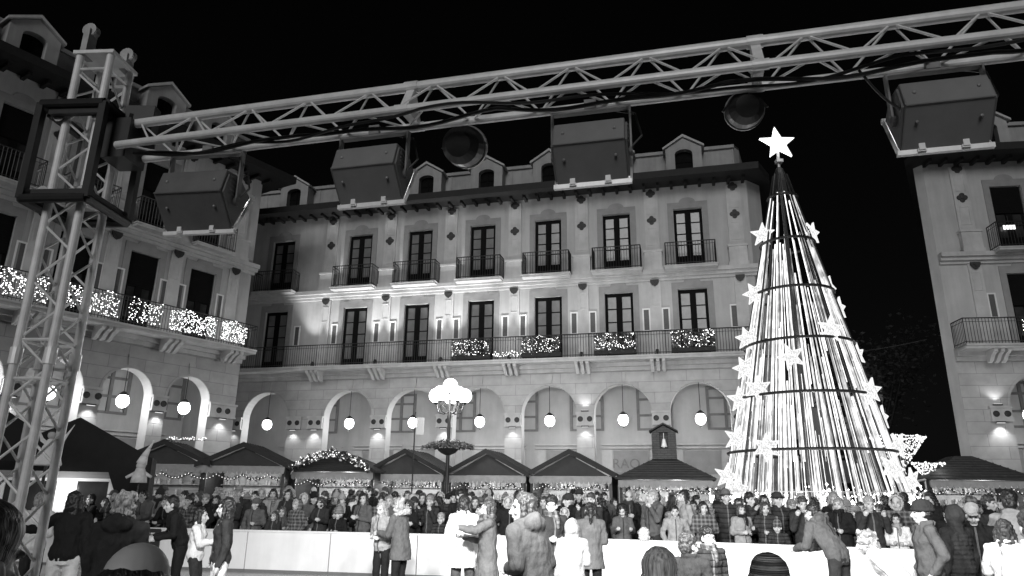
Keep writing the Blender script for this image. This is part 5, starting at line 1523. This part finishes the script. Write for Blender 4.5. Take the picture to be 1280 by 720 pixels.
# ---- heads close to the camera, on the spectators' side of the rink
def near(px, Y, top, deg, label, cloth, hcol, **p):
    p.setdefault("arms", ("down","down")); me = make_person(dict(p, voxel=.0075, hair_rough=.0035)); x, y = plan(px, Y)
    s = top/1.70
    return put(me, x, y, F(deg), s, label, cloth, "dark", hcol, hat=p.get("hatc"))
near(192, 1.95, 1.59, 172, "bald headed man from behind, close to the camera at lower left", "dark", "black", coat="jacket", hair="bald", head=1.06)
near(-12, 1.75, 1.67, 165, "dark haired head with an ear showing, cut off by the lower left corner", "black", "black", coat="jacket", hair="grown", head=1.05)
near(822, 3.3, 1.50, 175, "grey haired head from behind, close to the camera under the barrier", "white", "silver", coat="jacket", hair="short", head=1.05)
near(955, 3.4, 1.46, 178, "head in a striped knit cap from behind at the bottom edge", "dark", "brown", coat="jacket", hair="short", hat="beanie", hatc="striped")

# ---- the crowd behind the barrier
VAR = []
def variant(desc, **p):
    p.setdefault("arms", ("down","down")); VAR.append((desc, p, make_person(dict(p, voxel=.0105))))
variant("short {h} haired person", hair="short", coat="jacket", arms=("pocket","pocket"))
variant("long {h} haired person, folded arms", hair="long", coat="jacket", arms=("fold","fold"), girl=True, head_yaw=15)
variant("{h} haired person leaning forward", hair="short", coat="jacket", arms=("lean","lean"), lean=18, head_yaw=-18)
variant("long haired person in {o} scarf", hair="long", coat="long", arms=("front","front"), girl=True, scarf=True)
variant("person in {o} beanie", hair="short", hat="beanie", coat="parka", arms=("pocket","front"), head_yaw=-25)
variant("{h} haired person raising phone", hair="grown", coat="jacket", arms=("phone","phone"))
variant("bobbed {h} haired person", hair="bob", coat="parka", arms=("hold","front"), girl=True, head_yaw=28, head_pitch=8)
variant("padded jacketed {h} haired person", hair="grown", coat="jacket", puffer=True, arms=("down","pocket"), head_yaw=50)
variant("person with fur hood up", hair=None, hood="up", fur="face", coat="parka", arms=("pocket","pocket"), head_yaw=-10)
variant("curly {h} haired person", hair="curly", coat="jacket", arms=("hold","hold"), girl=True, head_yaw=-40)
variant("person in {o} pompom hat", hair="long", hat="pompom", coat="jacket", arms=("front","front"), girl=True, head_yaw=10, scarf=True)
variant("balding person in {o} scarf", hair="bald", coat="long", arms=("fold","fold"), scarf=True, head_pitch=6)
variant("{h} haired person with bun", hair="bun", coat="parka", arms=("lean","front"), lean=10, girl=True, head_yaw=-8, bag=True)
variant("person in {o} brimmed hat", hair="short", hat="brim", coat="long", arms=("back","back"), head_yaw=20)
variant("long {h} haired person, head bowed", hair="long", coat="parka", arms=("hold","hold"), girl=True, head_pitch=24, head_yaw=-20)
variant("{h} haired person in hooded jacket", hair="short", coat="jacket", hood="down", arms=("pocket","phone"), head_yaw=-35)
KIDV = []
def kid(desc, **p):
    p.setdefault("arms", ("lean","lean")); KIDV.append((desc, p, make_person(dict(p, voxel=.0105, head=1.22))))
kid("short {h} haired child", hair="grown", coat="jacket", head_yaw=10)
kid("long {h} haired child", hair="long", coat="jacket", girl=True, head_yaw=-15)
kid("child in {o} pompom hat", hair="short", hat="pompom", coat="jacket", arms=("front","front"), puffer=True)

rng = random.Random(21)
TONE = {"black": "black", "dark": "charcoal", "quilted": "quilted", "checked": "checked", "striped": "striped", "grey": "grey", "pale": "pale", "white": "white"}
HT = {"black": "black", "brown": "brown", "light": "fair", "grey": "grey"}
KNOWN = [(-12.5,"near the tower"),(-8.6,"by the kiosk"),(-7.2,"by the canopy stall"),(-5.3,"by the swag stall"),(-3.0,"by the garlanded stall"),(-1.2,"left of lamp post"),
         (0.4,"right of lamp post"),(2.0,"left of belfry stall"),(4.0,"by the belfry stall"),(5.2,"left of light tree"),(6.9,"before the light tree"),(8.6,"right of light tree"),(30,"near right edge stall")]
crowd = []
def zone(x, y):
    ax = x/y*15
    for lim, nm in KNOWN:
        if ax < lim: return nm
rowsY = [.42, 1.0, 1.65, 2.4, 3.25, 4.2, 5.3, 6.6]
rown = ["front row", "second row", "third row", "mid crowd", "mid crowd", "back row", "back row", "by counters"]
dens = [.54,.52,.54,.60,.66,.78,.95,1.2]
for ri, (dy, sp) in enumerate(zip(rowsY, dens)):
    x = -10.6+rng.uniform(0,.4)
    while x < 13.2:
        xx = x+rng.uniform(-.12,.12); yy = BY(min(xx, 11.4))+dy+rng.uniform(-.22,.22)*(1 if ri else .3)
        x += sp*rng.uniform(.82,1.22)
        if xx < -9.6 and dy > 1.2: continue
        if (xx-TCX)**2+(yy-TCY)**2 < 3.35**2: continue
        if xx < -7.3 and yy > 17.6+dy*.2 and dy > 2.6: continue
        if abs(xx/yy) > .74: continue
        if yy > 25.0-.25*xx-.6 or (xx < -5 and yy > 23.3): continue
        k = rng.random()
        kidp = .24 if ri == 0 else (.05 if ri < 3 else 0)
        if ri == 0 and k < .12: continue
        if rng.random() < kidp:
            desc, p, me = rng.choice(KIDV); sc = rng.uniform(.66,.80)
        else:
            i = rng.randrange(len(VAR))
            if VAR[i][1].get("lean") and ri > 0: i = (i+1) % len(VAR)
            desc, p, me = VAR[i]; sc = max(.86, min(1.10, rng.gauss(.98 if ri < 3 else 1.01, .055)))
        coat = rng.choices(["black","dark","quilted","grey","checked","pale","white"], [42,18,12,11,6,7,4])[0]
        hair = rng.choices(["black","brown","light","grey"], [45,30,16,9])[0]
        other = rng.choice(["dark","black","grey","pale","striped","checked"])
        face = math.atan2(xx, yy)*-1 if False else 0
        look = rng.gauss(0, 28) if ri < 4 else rng.choice((rng.gauss(0,40), rng.gauss(0,40), rng.gauss(180,40)))
        if ri == 0: look = rng.gauss(-8, 14)
        base = math.degrees(math.atan2(-242, 970)) if False else -14
        o = put(me, xx, yy, R(base+look), sc, "", coat, rng.choice(["dark","black","denim"]), hair, "people crowded behind the rink barrier", hat=other, scarf=other)
        z_ = zone(xx, yy)
        cn = {"jacket": "jacket", "long": "coat", "parka": "parka", "sweater": "sweater"}[p["coat"]]
        lab = "%s, %s %s, %s" % (desc.format(h=HT[hair], o=TONE[other]), TONE[coat], cn, z_)
        crowd.append((o, lab, rown[ri], xx/yy))
from collections import defaultdict
by = defaultdict(list)
for c in crowd: by[c[1]].append(c)
ORD = ["leftmost", "second", "third", "fourth", "fifth"]
for lab, cs_ in by.items():
    if len(cs_) == 1: cs_[0][0]["label"] = lab; continue
    sub = defaultdict(list)
    for c in cs_: sub[c[2]].append(c)
    for rn, ds in sub.items():
        ds.sort(key=lambda c: c[3])
        for i, c in enumerate(ds):
            c[0]["label"] = lab+" "+rn if len(ds) == 1 else "%s %s %s" % (lab, rn, ORD[min(i,4)])
print("crowd", len(crowd))
